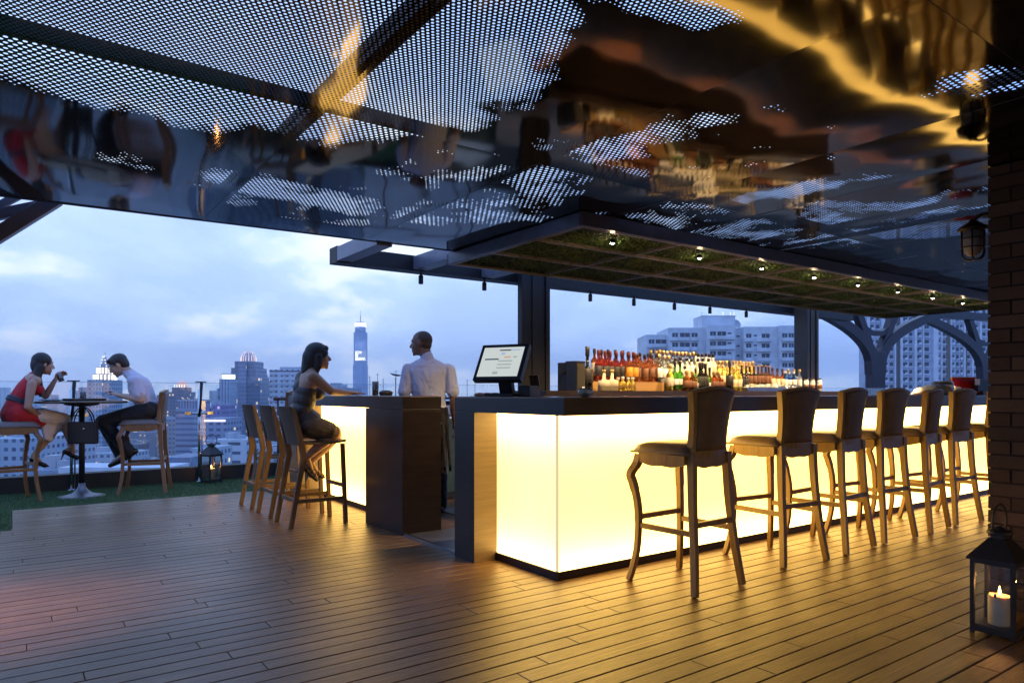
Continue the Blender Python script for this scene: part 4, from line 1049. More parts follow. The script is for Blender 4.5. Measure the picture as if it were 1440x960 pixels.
# hook that carries the bag
# ================================================================== lanterns
def lantern(label, loc, rz=0):
    t = thing('lantern', label, 'lantern', loc, rz, 'candle lanterns on the floor')
    bm_ = plain('blackened_iron', (0.035, 0.031, 0.030), .45, .4, bump=.3, bsc=90)
    S = .0925; p = .0085
    m = MB(); m.box(-S, S, -S, S, .012, .040); m.box(-S + .012, S - .012, -S + .012, S - .012, .0405, .043)
    for a in (-1, 1):
        for b in (-1, 1): m.box(a * S - (.016 if a > 0 else 0), a * S + (.016 if a < 0 else 0), b * S - (.016 if b > 0 else 0), b * S + (.016 if b < 0 else 0), 0, .0118)
    m.build('base', bm_, t, bevel=.0015)
    for a in (-1, 1):
        for b in (-1, 1):
            m = MB(); m.box(a * (S - p) - p, a * (S - p) + p, b * (S - p) - p, b * (S - p) + p, .0405, .352); m.build('corner_post', bm_, t)
    m = MB(); 
    for a in (-1, 1): m.box(-S + .018, S - .018, a * (S - p) - p, a * (S - p) + p, .338, .352); m.box(a * (S - p) - p, a * (S - p) + p, -S + .018, S - .018, .338, .352)
    m.build('top_rail', bm_, t)
    for a in (-1, 1):
        m = MB(); m.add([(-S + .017, a * (S - .006), .041), (S - .017, a * (S - .006), .041), (S - .017, a * (S - .006), .338), (-S + .017, a * (S - .006), .338)], [(0, 1, 2, 3)]); m.build('glass_pane', M['pane'], t, fixn=False)
        m = MB(); m.add([(a * (S - .006), -S + .017, .041), (a * (S - .006), S - .017, .041), (a * (S - .006), S - .017, .338), (a * (S - .006), -S + .017, .338)], [(0, 1, 2, 3)]); m.build('glass_pane', M['pane'], t, fixn=False)
    m = MB(); E = .105; u = .036
    vs = [(-E, -E, .353), (E, -E, .353), (E, E, .353), (-E, E, .353), (-E, -E, .364), (E, -E, .364), (E, E, .364), (-E, E, .364), (-u, -u, .456), (u, -u, .456), (u, u, .456), (-u, u, .456)]
    m.add(vs, [(3, 2, 1, 0), (0, 1, 5, 4), (1, 2, 6, 5), (2, 3, 7, 6), (3, 0, 4, 7), (4, 5, 9, 8), (5, 6, 10, 9), (6, 7, 11, 10), (7, 4, 8, 11), (8, 9, 10, 11)]); m.build('roof', bm_, t, bevel=.0015)
    m = MB(); m.box(-.028, .028, -.028, .028, .4565, .474); m.lathe([(.052, .475), (.056, .482), (.048, .494), (.022, .504), (.010, .512), (.001, .514)], 20); m.build('chimney_cap', bm_, t)
    m = MB(); pts = []
    for i in range(21):
        a = math.pi * (-.12 + 1.24 * i / 20); pts.append((.082 * math.cos(a), 0, .535 + .082 * math.sin(a) * 1.0))
    pts = [(.052, 0, .488)] + pts + [(-.052, 0, .488)]
    m.tube(pts, .0048, 8, side=(0, 1, 0)); m.build('ring_handle', bm_, t)
    m = MB(); m.box(-S - .006, -S, -.02, -.012, .19, .21); m.box(S - .001, S + .006, -.04, -.03, .10, .13); m.box(S - .001, S + .006, -.04, -.03, .26, .29); m.build('hinge', bm_, t)
    wx = NT('candle_wax'); wx.setp(base=(0.66, 0.54, 0.36), rough=.45, sss=.35); wx.p.inputs['Subsurface Radius'].default_value = (.03, .018, .009)
    wx.p.inputs['Subsurface Scale'].default_value = 1.0
    m = MB(); m.lathe([(.046, .0435), (.048, .05), (.048, .176), (.045, .183), (.036, .180), (.022, .172), (.001, .169)], 28); m.build('candle', wx.mat, t)
    m = MB(); m.tube([(0, 0, .168), (.001, 0, .190)], .0014, 6); m.build('wick', M['black_metal'], t)
    m = MB(); m.lathe([(.001, .184), (.005, .190), (.0062, .198), (.004, .212), (.001, .226)], 12); m.build('flame', emit('flame', (1.0, .50, .12), 26), t)
    l = bpy.data.lights.new('candle_light', 'POINT'); l.energy = 1.6; l.color = (1, .42, .12); l.shadow_soft_size = .012
    lo = bpy.data.objects.new('candle_light', l); link(lo, t); lo.location = (0, 0, .222); TREE.setdefault(t.name, []).append(lo)
    return t
ln = lantern('large black candle lantern standing on the deck in front of the brick pillar', (3.853, 1.36, 0), R(0))
l2 = copy_tree(ln); l2.location = (2.10, 9.56, .003); l2.rotation_euler = (0, 0, R(25)); l2['label'] = 'small looking candle lantern on the green turf against the far kerb'
# wall lamp on the pillar
wl = thing('wall_lamp', 'unlit nautical cage lamp with a frosted glass mounted on the side of the brick pillar', 'wall lamp', (4.47, 1.71, 1.93))
bm2 = plain('bronze_lamp_metal', (0.035, 0.024, 0.02), .35, .6)
m = MB(); m.lathe([(.001, .215), (.015, .212), (.028, .195), (.075, .165), (.082, .150), (.055, .146)], 22); m.build('cap', bm2, wl)
m = MB(); m.lathe([(.001, .0), (.026, .006), (.043, .028), (.048, .06), (.048, .145)], 22); m.build('lamp_glass', plain('frosted_lamp_glass', (0.42, 0.36, 0.28), .35), wl)
m = MB()
for k in range(3):
    a = math.pi * k / 3 + .3; pts = []
    for i in range(17):
        q = -1 + 2 * i / 16; rr = .062 * (1 - abs(1 - abs(q)) ** 3) if False else .062 * math.sin(math.pi / 2 * min(1, abs(q) * 1.6))
        zz = .15 if abs(q) > .99 else .15 - .17 * (1 - abs(q) ** 2.6)
        pts.append((math.cos(a) * math.copysign(rr, q), math.sin(a) * math.copysign(rr, q), zz))
    m.tube(pts, .0045, 6, side=(-math.sin(a), math.cos(a), 0))
for zz in (.05, .10): m.tube([(.062 * math.cos(2 * math.pi * i / 20), .062 * math.sin(2 * math.pi * i / 20), zz) for i in range(20)], .0035, 6, cyc=True, side=(0, 0, 1))
m.build('cage', bm2, wl)
m = MB(); m.tube(smooth_poly([(0, -.126, .17), (0, -.10, .215), (0, -.05, .232), (0, -.01, .212)]), .010, 8, side=(1, 0, 0)); m.lathe([(.04, 0), (.04, .01), (.02, .016)], 18, M=Matrix.Translation((0, -.1265, .17)) @ Matrix.Rotation(R(-90), 4, 'X')); m.build('wall_bracket', bm2, wl)
# counter drinks
def tumbler(label, x, y, h, r, mat_):
    t = thing('drink_glass', label, 'glass', (x, y, CT + .006))
    m = MB(); m.lathe([(r * .85, 0), (r, h), (r - .002, h), (r * .8, .006), (.001, .006)], 18); m.build('tumbler', G['clear'], t)
    m = MB(); m.lathe([(r * .78, .0065), (r * .9, h * .8), (.001, h * .8)], 16); m.build('drink', mat_, t)
dk = plain('cola_drink', (0.035, 0.010, 0.008), .1)
tumbler('dark drink in a tall tumbler on the small bar in front of the woman', 2.82, 6.16, .135, .033, dk)
def lump(label, nm, cat_, x, y, z, c, rx, ry, rz_):
    m = MB(); m.ell((x, y, z), (rx, 0, 0), (0, ry, 0), (0, 0, rz_)); m.box(x - rx * .7, x + rx * .7, y - ry * .7, y + ry * .7, z - rz_, z); tag(fuse(m, nm, c, .006, 3), label, cat_)
lump('small black clutch purse lying on the small bar beside the tumbler', 'clutch_purse', 'purse', 2.82, 5.93, CT + .032, plain('purse', (.035, .03, .03), .5), .07, .05, .026)
# ================================================================== people
def skin_mat(name, c):
    t = NT(name); co = t.co(); f = t.noise(co, 12, 4)
    t.setp(base=t.mix(t.math('MULTIPLY', f, .5), c, tuple(x * .75 for x in c)), rough=.5, sss=.12); t.p.inputs['Subsurface Radius'].default_value = (.02, .008, .004)
    t.bump(t.noise(co, 160, 2), .08, .002); return t.mat
def cloth_mat(name, c, sc=7, rough=.85, b=.5):
    t = NT(name); co = t.co(); f = t.noise(t.mapping(co, (1, 1, .6)), sc, 3, .5, 1.2)
    t.setp(base=c, rough=rough, sheen=.15); 
    n1 = t.node('ShaderNodeBump'); t.l.new(f, n1.inputs['Height']); n1.inputs['Strength'].default_value = b; n1.inputs['Distance'].default_value = .05
    t.l.new(n1.outputs[0], t.p.inputs['Normal']); return t.mat
def hair_mat(name, c=(0.010, 0.008, 0.008)):
    t = NT(name); co = t.co(); f = t.noise(t.mapping(co, (9, 9, 1.0)), 14, 4)
    t.setp(base=t.mix(f, c, tuple(x * 2.2 for x in c)), rough=.5); t.bump(f, .8, .008); return t.mat
class Fig:
    def __init__(s, O, ang):
        s.O = Vector((O[0], O[1], 0)); s.F = Vector((math.cos(R(ang)), math.sin(R(ang)), 0)); s.L = Vector((-s.F.y, s.F.x, 0)); s.U = Vector((0, 0, 1))
        s.b = MB()
    def J(s, px, py, lat=0.0):
        r = (px - 720) / FPX; d = FW + RT * r; o = s.O + s.L * lat - Vector((0, 0, 0))
        # o + F*a = d*t  (horizontal)
        n = s.L; t = o.dot(n) / d.dot(n); p = d * t; p.z = HC + (HY - py) / FPX * t
        return p
def head(b, c, f, u, k=1.0, jaw=1.0):
    """c = centre of the head, f = face direction, u = up"""
    f = f.normalized(); u = (u - f * u.dot(f)).normalized(); s = u.cross(f)
    P = lambda a, h, l=0: c + f * (a * k) + u * (h * k) + s * (l * k)
    b.ell(P(-.012, .028), f * .098 * k, s * .078 * k, u * .092 * k)
    b.ell(P(.028, -.028), f * .064 * k, s * .062 * k, u * .084 * k)
    b.ell(P(.040, -.075), f * .042 * k, s * .044 * jaw * k, u * .034 * k)
    b.rc(P(.072, -.098), .017 * k, P(.070, -.092), .018 * k)
    b.rc(P(.085, .012), .0085 * k, P(.108, -.026), .0125 * k, 10)
    b.rc(P(.100, -.032, -.010), .009 * k, P(.100, -.032, .010), .009 * k, 8)
    b.rc(P(.084, -.057, -.016), .0085 * k, P(.084, -.057, .016), .0085 * k, 8)
    b.rc(P(.082, -.070, -.013), .0095 * k, P(.082, -.070, .013), .0095 * k, 8)
    b.rc(P(.074, .026, -.034), .012 * k, P(.074, .026, .034), .012 * k, 10)
    for q in (-1, 1):
        b.rc(P(.055, -.018, q * .045), .016 * k, P(.062, -.045, q * .035), .016 * k, 10)
        b.ell(P(-.006, -.008, q * .078), f * .018 * k, s * .008 * k, u * .032 * k)
    return P
def eyes(P, k, parent, f, u):
    s = u.cross(f).normalized()
    m = MB()
    for q in (-1, 1): m.ell(P(.076, .006, q * .031), f * .012 * k, s * .014 * k, u * .009 * k, 10, 8, 0); m.ell(P(.084, .006, q * .031), f * .006 * k, s * .006 * k, u * .006 * k, 8, 6, 1)
    m.build('eyes', [plain('eye_white', (.6, .58, .55), .3), plain('iris', (.02, .012, .008), .2)], parent)
    m = MB()
    for q in (-1, 1): m.rc(P(.088, .030, q * .018), .0035 * k, P(.080, .034, q * .046), .0028 * k, 6)
    m.build('eyebrows', hair_mat('brow_hair'), parent)
def hand(b, w, d, n, side, curl=.3, k=1.0, spread=.10):
    """w wrist, d direction of the fingers, n back of hand normal, side +1/-1 which way the thumb leaves"""
    d = d.normalized(); n = (n - d * n.dot(d)).normalized(); s = d.cross(n).normalized() * side
    pc = w + d * .052 * k
    b.rc(w + d * .008, .021 * k, w + d * .045 * k, .026 * k, 12)
    b.ell(pc, d * .048 * k, s * .040 * k, n * .017 * k)
    for i, ln in enumerate((.072, .082, .076, .060)):
        off = (1.5 - i) * .0195 * k
        a = w + d * (.062 if i else .058) * k + s * off * .85
        dd = (d + s * (1.5 - i) * spread * .5).normalized()
        k1 = a + dd * .032 * k + dd * ln * .42 * k; dn = (dd * math.cos(curl * 1.3) - n * math.sin(curl * 1.3)).normalized()
        k2 = k1 + dn * ln * .33 * k; dl = (dd * math.cos(curl * 2.4) - n * math.sin(curl * 2.4)).normalized(); k3 = k2 + dl * ln * .26 * k
        b.rc(a, .0098 * k, k1, .0090 * k, 8); b.rc(k1, .0090 * k, k2, .0083 * k, 8); b.rc(k2, .0083 * k, k3, .0075 * k, 8)
    t0 = w + d * .022 * k + s * .022 * k; t1 = t0 + (d * .6 + s * .8 - n * .15).normalized() * .036 * k; t2 = t1 + (d * .9 + s * .35 - n * .3).normalized() * .032 * k; t3 = t2 + (d - n * .4).normalized() * .022 * k
    b.rc(t0, .015 * k, t1, .0115 * k, 10); b.rc(t1, .0112 * k, t2, .0100 * k, 8); b.rc(t2, .0098 * k, t3, .0082 * k, 8)
def limb(b, pts, rad, n=14):
    for i in range(len(pts) - 1): b.rc(pts[i], rad[i], pts[i + 1], rad[i + 1], n)
def mid(a, b, t=.5): return a.lerp(b, t)
def torso(b, hip, waist, chest, neck, F, L, hw, ww, cw, sh, hd=.11, wd=.085, cd_=.105, g=1.0, shd=.05):
    """smooth stack of sections: hips, waist, chest, shoulder line, neck base"""
    u2 = (neck - chest).normalized(); sl = chest + u2 * .095; bk = (F - u2 * F.dot(u2)).normalized()
    st = [(hip - (waist - hip).normalized() * .06, hw * .82, hd * .85), (hip, hw, hd), (waist, ww, wd), (chest, cw, cd_), (sl - bk * .012, sh * .93, shd * 1.42), (neck - bk * .008, .055, .052)]
    P = [Vector((*a[0], a[1], a[2])) if False else (a[0], a[1], a[2]) for a in st]
    def cr(a, b_, c, d, t): return 0.5 * ((2 * b_) + (c - a) * t + (2 * a - 5 * b_ + 4 * c - d) * t * t + (3 * b_ - a - 3 * c + d) * t * t * t)
    for i in range(len(P) - 1):
        q = [P[max(i - 1, 0)], P[i], P[i + 1], P[min(i + 2, len(P) - 1)]]
        n = 11
        for k in range(n + (i == len(P) - 2)):
            t = k / n; c = cr(*[a[0] for a in q], t); w_ = cr(*[a[1] for a in q], t); d_ = cr(*[a[2] for a in q], t)
            if i == len(P) - 2: w_ = P[i][1] + (P[i + 1][1] - P[i][1]) * (t ** 1.5); c = P[i][0].lerp(P[i + 1][0], t)
            tg = (q[2][0] - q[1][0]).normalized(); Fo = (F - tg * F.dot(tg)).normalized()
            b.ell(c, L * w_ * g, Fo * d_ * g, tg * (.045 if i < len(P) - 2 else .03) * g)
    for q in (-1, 1): b.ell(sl + L * q * sh * .93 - u2 * .012, L * .050 * g, bk * .052 * g, u2 * .050 * g)
def heel_shoe(m, ankle, heel, toe, up):
    """pointed pump with stiletto"""
    d = (toe - heel).normalized(); s = d.cross(up).normalized(); n = s.cross(d).normalized()
    m.rc(heel + n * .012, .026, heel + d * .06 + n * .004, .026, 12, 0, .95, s); m.rc(heel + d * .06, .024, heel + d * .14 - n * .004, .027, 12, 0, 1.2, s); m.rc(heel + d * .14 - n * .006, .024, toe, .009, 12, 0, 1.3, s)
    m.rc(heel + n * .0, .016, heel - n * .035 - d * .004, .009, 8); m.rc(heel - n * .03, .009, heel - n * .085 + d * .004, .0055, 8)

VX = .0052
# ---------------------------------------------------------------- woman in red
def woman_red():
    A = Fig((0.0, 9.12), 13); J = A.J; F, L, U = A.F, A.L, A.U; b = A.b
    hip = J(19, 590, 0); hip.z = max(hip.z, .93); waist = J(24, 563); chest = J(39, 545); neck = J(50, 528)
    torso(b, hip, waist, chest, neck, F, L, .155, .112, .125, .155, .105, .078, .088)
    hc = J(61, 512); hf = (F * .98 - U * .12 + L * .05).normalized(); hu = (U + F * .12).normalized()
    limb(b, [chest + (neck - chest) * .6, neck, hc - hu * .05 - hf * .02], [.055, .044, .046])
    P = head(b, hc, hf, hu, .97, .85)
    for q in (-1, 1): b.ell(chest + F * .075 + L * q * .062 - U * .02, F * .055, L * .055, U * .055)
    # near arm (right): elbow low, hand on the thigh
    sh = J(45, 540, -.165); el = J(39, 572, -.20); wr = J(50, 581, -.13)
    limb(b, [sh, mid(sh, el), el, mid(el, wr), wr], [.047, .041, .034, .033, .023]); hand(b, wr, (J(58, 582, -.08) - wr), U * .9 + F * .2, -1, .35, .92)
    # far arm: elbow on the table, hand holds the glass
    sh2 = J(50, 537, .16); el2 = J(64, 557, .10); wr2 = J(77.5, 534, .02)
    limb(b, [sh2, mid(sh2, el2), el2, mid(el2, wr2), wr2], [.045, .040, .033, .032, .022]); hand(b, wr2, F * .62 + U * .6, (-F * .3 + L * .9 + U * .3), 1, .75, .92)
    # legs crossed
    hr, hl = hip - L * .085 + F * .02, hip + L * .085 + F * .02
    kn = J(90, 589, .0); an = J(101, 628, .03); kn2 = J(79, 600, .09); an2 = J(48, 640, .02)
    limb(b, [hr, mid(hr, kn), kn, mid(kn, an, .35), mid(kn, an, .75), an], [.088, .074, .052, .052, .036, .030])
    limb(b, [hl, mid(hl, kn2), kn2, mid(kn2, an2, .35), mid(kn2, an2, .75), an2], [.088, .074, .052, .050, .034, .030])
    toe = J(110, 643, .03); heel = J(90.5, 636, .03); toe2 = J(68, 655, .02); heel2 = J(44, 647, .02)
    limb(b, [an, mid(heel, an, .35)], [.030, .024]); limb(b, [an, mid(heel, toe, .6), toe], [.026, .020, .010])
    limb(b, [an2, mid(heel2, an2, .35)], [.030, .024]); limb(b, [an2, mid(heel2, toe2, .6), toe2], [.026, .020, .010])
    o = fuse(b, 'person', skin_mat('skin_warm', (0.50, 0.29, 0.20)), VX, 4)
    tag(o, 'woman in a red dress at the round table drinking from a glass', 'person')
    eyes(P, .97, o, hf, hu)
    d = MB(); torso(d, hip, waist, chest, neck, F, L, .158, .115, .130, .125, .110, .082, .094, 1.06, .046)
    for q in (-1, 1): d.ell(chest + F * .078 + L * q * .062 - U * .02, F * .062, L * .062, U * .062)
    limb(d, [hr, mid(hr, J(58, 592, -.02), .9)], [.106, .088]); limb(d, [hl, mid(hl, kn2, .2)], [.100, .088]); d.rc(hip - L * .07 - U * .03, .10, hip + L * .07 - U * .03, .10)
    fuse(d, 'dress', cloth_mat('red_cloth', (0.50, 0.012, 0.018)), .007, 5, o)
    d = MB(); wu = (chest - hip).normalized(); Fo = (F - wu * F.dot(wu)).normalized()
    for q in (-.02, .0, .02): d.ell(waist + wu * q, L * .135, Fo * .103, wu * .022)
    fuse(d, 'belt', cloth_mat('grey_belt', (0.06, 0.06, 0.075)), .006, 3, o)
    # pink front of the skirt falling from the knees
    d = MB(); kR = kn + L * -.01
    limb(d, [mid(hr, kn, .45) + U * .0, kn], [.092, .068]); limb(d, [mid(hl, kn2, .5), kn2], [.088, .066])
    a0, a1 = J(60, 590, -.05), J(72, 592, .0); h0, h1 = J(64, 616, -.06), J(72, 619, -.02)
    for t_ in np.linspace(0, 1, 7): d.rc(a0.lerp(J(90, 592, .0), t_), .035, h0.lerp(J(84, 603, .02), t_) , .020, 10)
    for t_ in np.linspace(0, 1, 5): d.rc(a0.lerp(a1, t_), .035, h0.lerp(h1, t_), .018, 10)
    fuse(d, 'skirt_front', cloth_mat('pale_pink_cloth', (0.88, 0.78, 0.84), 9), .007, 4, o)
    h = MB(); s_ = hu.cross(hf)
    h.ell(hc - hf * .022 + hu * .036, hf * .098, s_ * .088, hu * .092); h.ell(hc - hf * .052 - hu * .01, hf * .070, s_ * .078, hu * .10)
    for q in (-1, 1):
        p0 = hc - hf * .045 + s_ * q * .045 - hu * .04; limb(h, [p0, J(52, 530, q * .06), J(56, 545, q * .07), J(57, 556, q * .08)], [.050, .042, .034, .016])
    fuse(h, 'hair', hair_mat('black_hair'), .006, 3, o)
    m = MB(); heel_shoe(m, an, heel, toe, U); fuse(m, 'shoe', plain('black_patent', (.010, .008, .012), .2), .0045, 2, o)
    m = MB(); heel_shoe(m, an2, heel2, toe2, U); fuse(m, 'shoe', plain('black_patent', (.010, .008, .012), .2), .0045, 2, o)
    g = J(86, 530, .0)
    gl = thing('drink_glass', 'dark drink held at the lips by the woman in red', 'glass', g - Vector((0, 0, .03)), 0)
    gl.rotation_euler = (0, R(-18), 0)
    m = MB(); m.lathe([(.028, -.02), (.034, .07), (.032, .07), (.026, -.014), (.001, -.014)], 18); m.build('tumbler', G['clear'], gl)
    m = MB(); m.lathe([(.0255, -.0135), (.030, .05), (.001, .05)], 16); m.build('drink', dk, gl)
woman_red()

# ---------------------------------------------------------------- man at the round table
def man_table():
    A = Fig((1.27, 9.13), 163); J = A.J; F, L, U = A.F, A.L, A.U; b = A.b        # left side (L) is towards the camera
    hip = J(212, 588); hip.z = .955; waist = J(206, 567); chest = J(196, 543); neck = J(181, 524)
    torso(b, hip, waist, chest, neck, F, L, .150, .130, .150, .175, .11, .095, .105)
    hc = J(166.5, 513.5); hf = (F * .86 - U * .52).normalized(); hu = (U * .86 + F * .5).normalized()
    limb(b, [chest + (neck - chest) * .5, neck, hc - hu * .05 - hf * .03], [.07, .056, .054])
    P = head(b, hc, hf, hu, 1.03)
    sh = J(191, 536, .185); el = J(198, 562, .22); wr = J(173, 557, .16)
    limb(b, [sh, mid(sh, el), el, mid(el, wr, .4), wr], [.055, .048, .040, .039, .027]); hand(b, wr, J(158, 553, .13) - wr, U + F * .1, 1, .45)
    sh2 = J(188, 534, -.185); el2 = J(192, 560, -.22); wr2 = J(169, 556, -.10)
    limb(b, [sh2, mid(sh2, el2), el2, mid(el2, wr2, .4), wr2], [.055, .048, .040, .039, .027]); hand(b, wr2, J(156, 551, -.06) - wr2, U + F * .1, -1, .45)
    hr, hl = hip + L * .09, hip - L * .09
    kn = J(146, 594, .10); an = J(181, 634, .11); kn2 = J(144, 592, -.10); an2 = J(172, 641, -.08)
    limb(b, [hr, mid(hr, kn), kn, mid(kn, an, .35), an], [.092, .078, .058, .056, .038]); limb(b, [hl, mid(hl, kn2), kn2, mid(kn2, an2, .35), an2], [.092, .078, .058, .056, .038])
    limb(b, [an, J(166, 645, .11)], [.036, .026]); limb(b, [an2, J(160, 649, -.08)], [.036, .026])
    o = fuse(b, 'person', skin_mat('skin_light', (0.55, 0.35, 0.26)), VX, 4)
    tag(o, 'man in a pale shirt sitting bent over the round table, hands raised', 'person'); eyes(P, 1.03, o, hf, hu)
    d = MB(); torso(d, mid(hip, waist, .35), waist, chest, neck, F, L, .158, .146, .160, .18, .125, .118, .122, 1.05, .056)
    for s0, e0 in ((sh, el), (sh2, el2)): limb(d, [s0, mid(s0, e0, .35), mid(s0, e0, .72)], [.066, .064, .064])
    d.rc(neck - U * .01, .060, neck + (hc - neck) * .25, .056)
    fuse(d, 'shirt', cloth_mat('pale_pink_shirt', (0.62, 0.56, 0.66), 8, .8, .9), .007, 3, o)
    d = MB(); d.ell(hip, L * .172, F * .128, U * .098); d.ell(mid(hip, waist, .4), L * .158, F * .125, U * .05)
    for s0, k0, a0 in ((hr, kn, an), (hl, kn2, an2)): limb(d, [s0, mid(s0, k0), k0, mid(k0, a0, .5), mid(k0, a0, .98)], [.108, .094, .074, .070, .074])
    fuse(d, 'trousers', cloth_mat('black_trousers', (0.012, 0.012, 0.016), 8, .8, .7), .007, 3, o)
    d = MB(); d.ell(mid(hip, waist, .68), L * .160, F * .132, U * .018); fuse(d, 'belt', M['leather_dark'], .006, 2, o)
    h = MB(); s_ = hu.cross(hf); h.ell(hc - hf * .020 + hu * .045, hf * .104, s_ * .090, hu * .086); h.ell(hc - hf * .058 + hu * .005, hf * .062, s_ * .080, hu * .088); h.ell(hc + hf * .04 + hu * .085, hf * .055, s_ * .065, hu * .028)
    for q in (-1, 1): h.rc(hc + s_ * q * .076 + hu * .03 + hf * .01, .014, hc + s_ * q * .077 - hu * .005 + hf * .012, .009, 8)
    fuse(h, 'hair', hair_mat('dark_brown_hair', (0.016, 0.011, 0.009)), .006, 3, o)
    m = MB()
    for q in (-1, 1):
        c = P(.094, .004, q * .032); m.tube([c + s_ * .019 * math.cos(a) + hu * .015 * math.sin(a) for a in np.linspace(0, 2 * math.pi, 14)[:-1]], .0016, 6, cyc=True, side=hf)
        m.tube([P(.092, .008, q * .050), P(-.005, .010, q * .082)], .0016, 6)
    m.tube([P(.098, .008, -.012), P(.098, .008, .012)], .0016, 6); m.build('glasses', M['black_metal'], o)
    for (a_, tx, ty, lt) in ((an, 162, 650, .11), (an2, 155, 654, -.08)):
        m = MB(); t_ = J(tx, ty, lt); d_ = (t_ - a_).normalized(); hl_ = a_ - d_ * .045 + (F * -.35 - U * .35).normalized() * .045; sd = L
        m.rc(hl_, .036, mid(hl_, t_, .5), .038, 12, 0, 1.1, sd); m.rc(mid(hl_, t_, .5), .038, t_, .026, 12, 0, 1.25, sd); m.rc(a_ - d_ * .02, .042, mid(hl_, t_, .4), .036)
        fuse(m, 'shoe', plain('black_shoe', (.012, .011, .012), .3), .005, 3, o)
man_table()

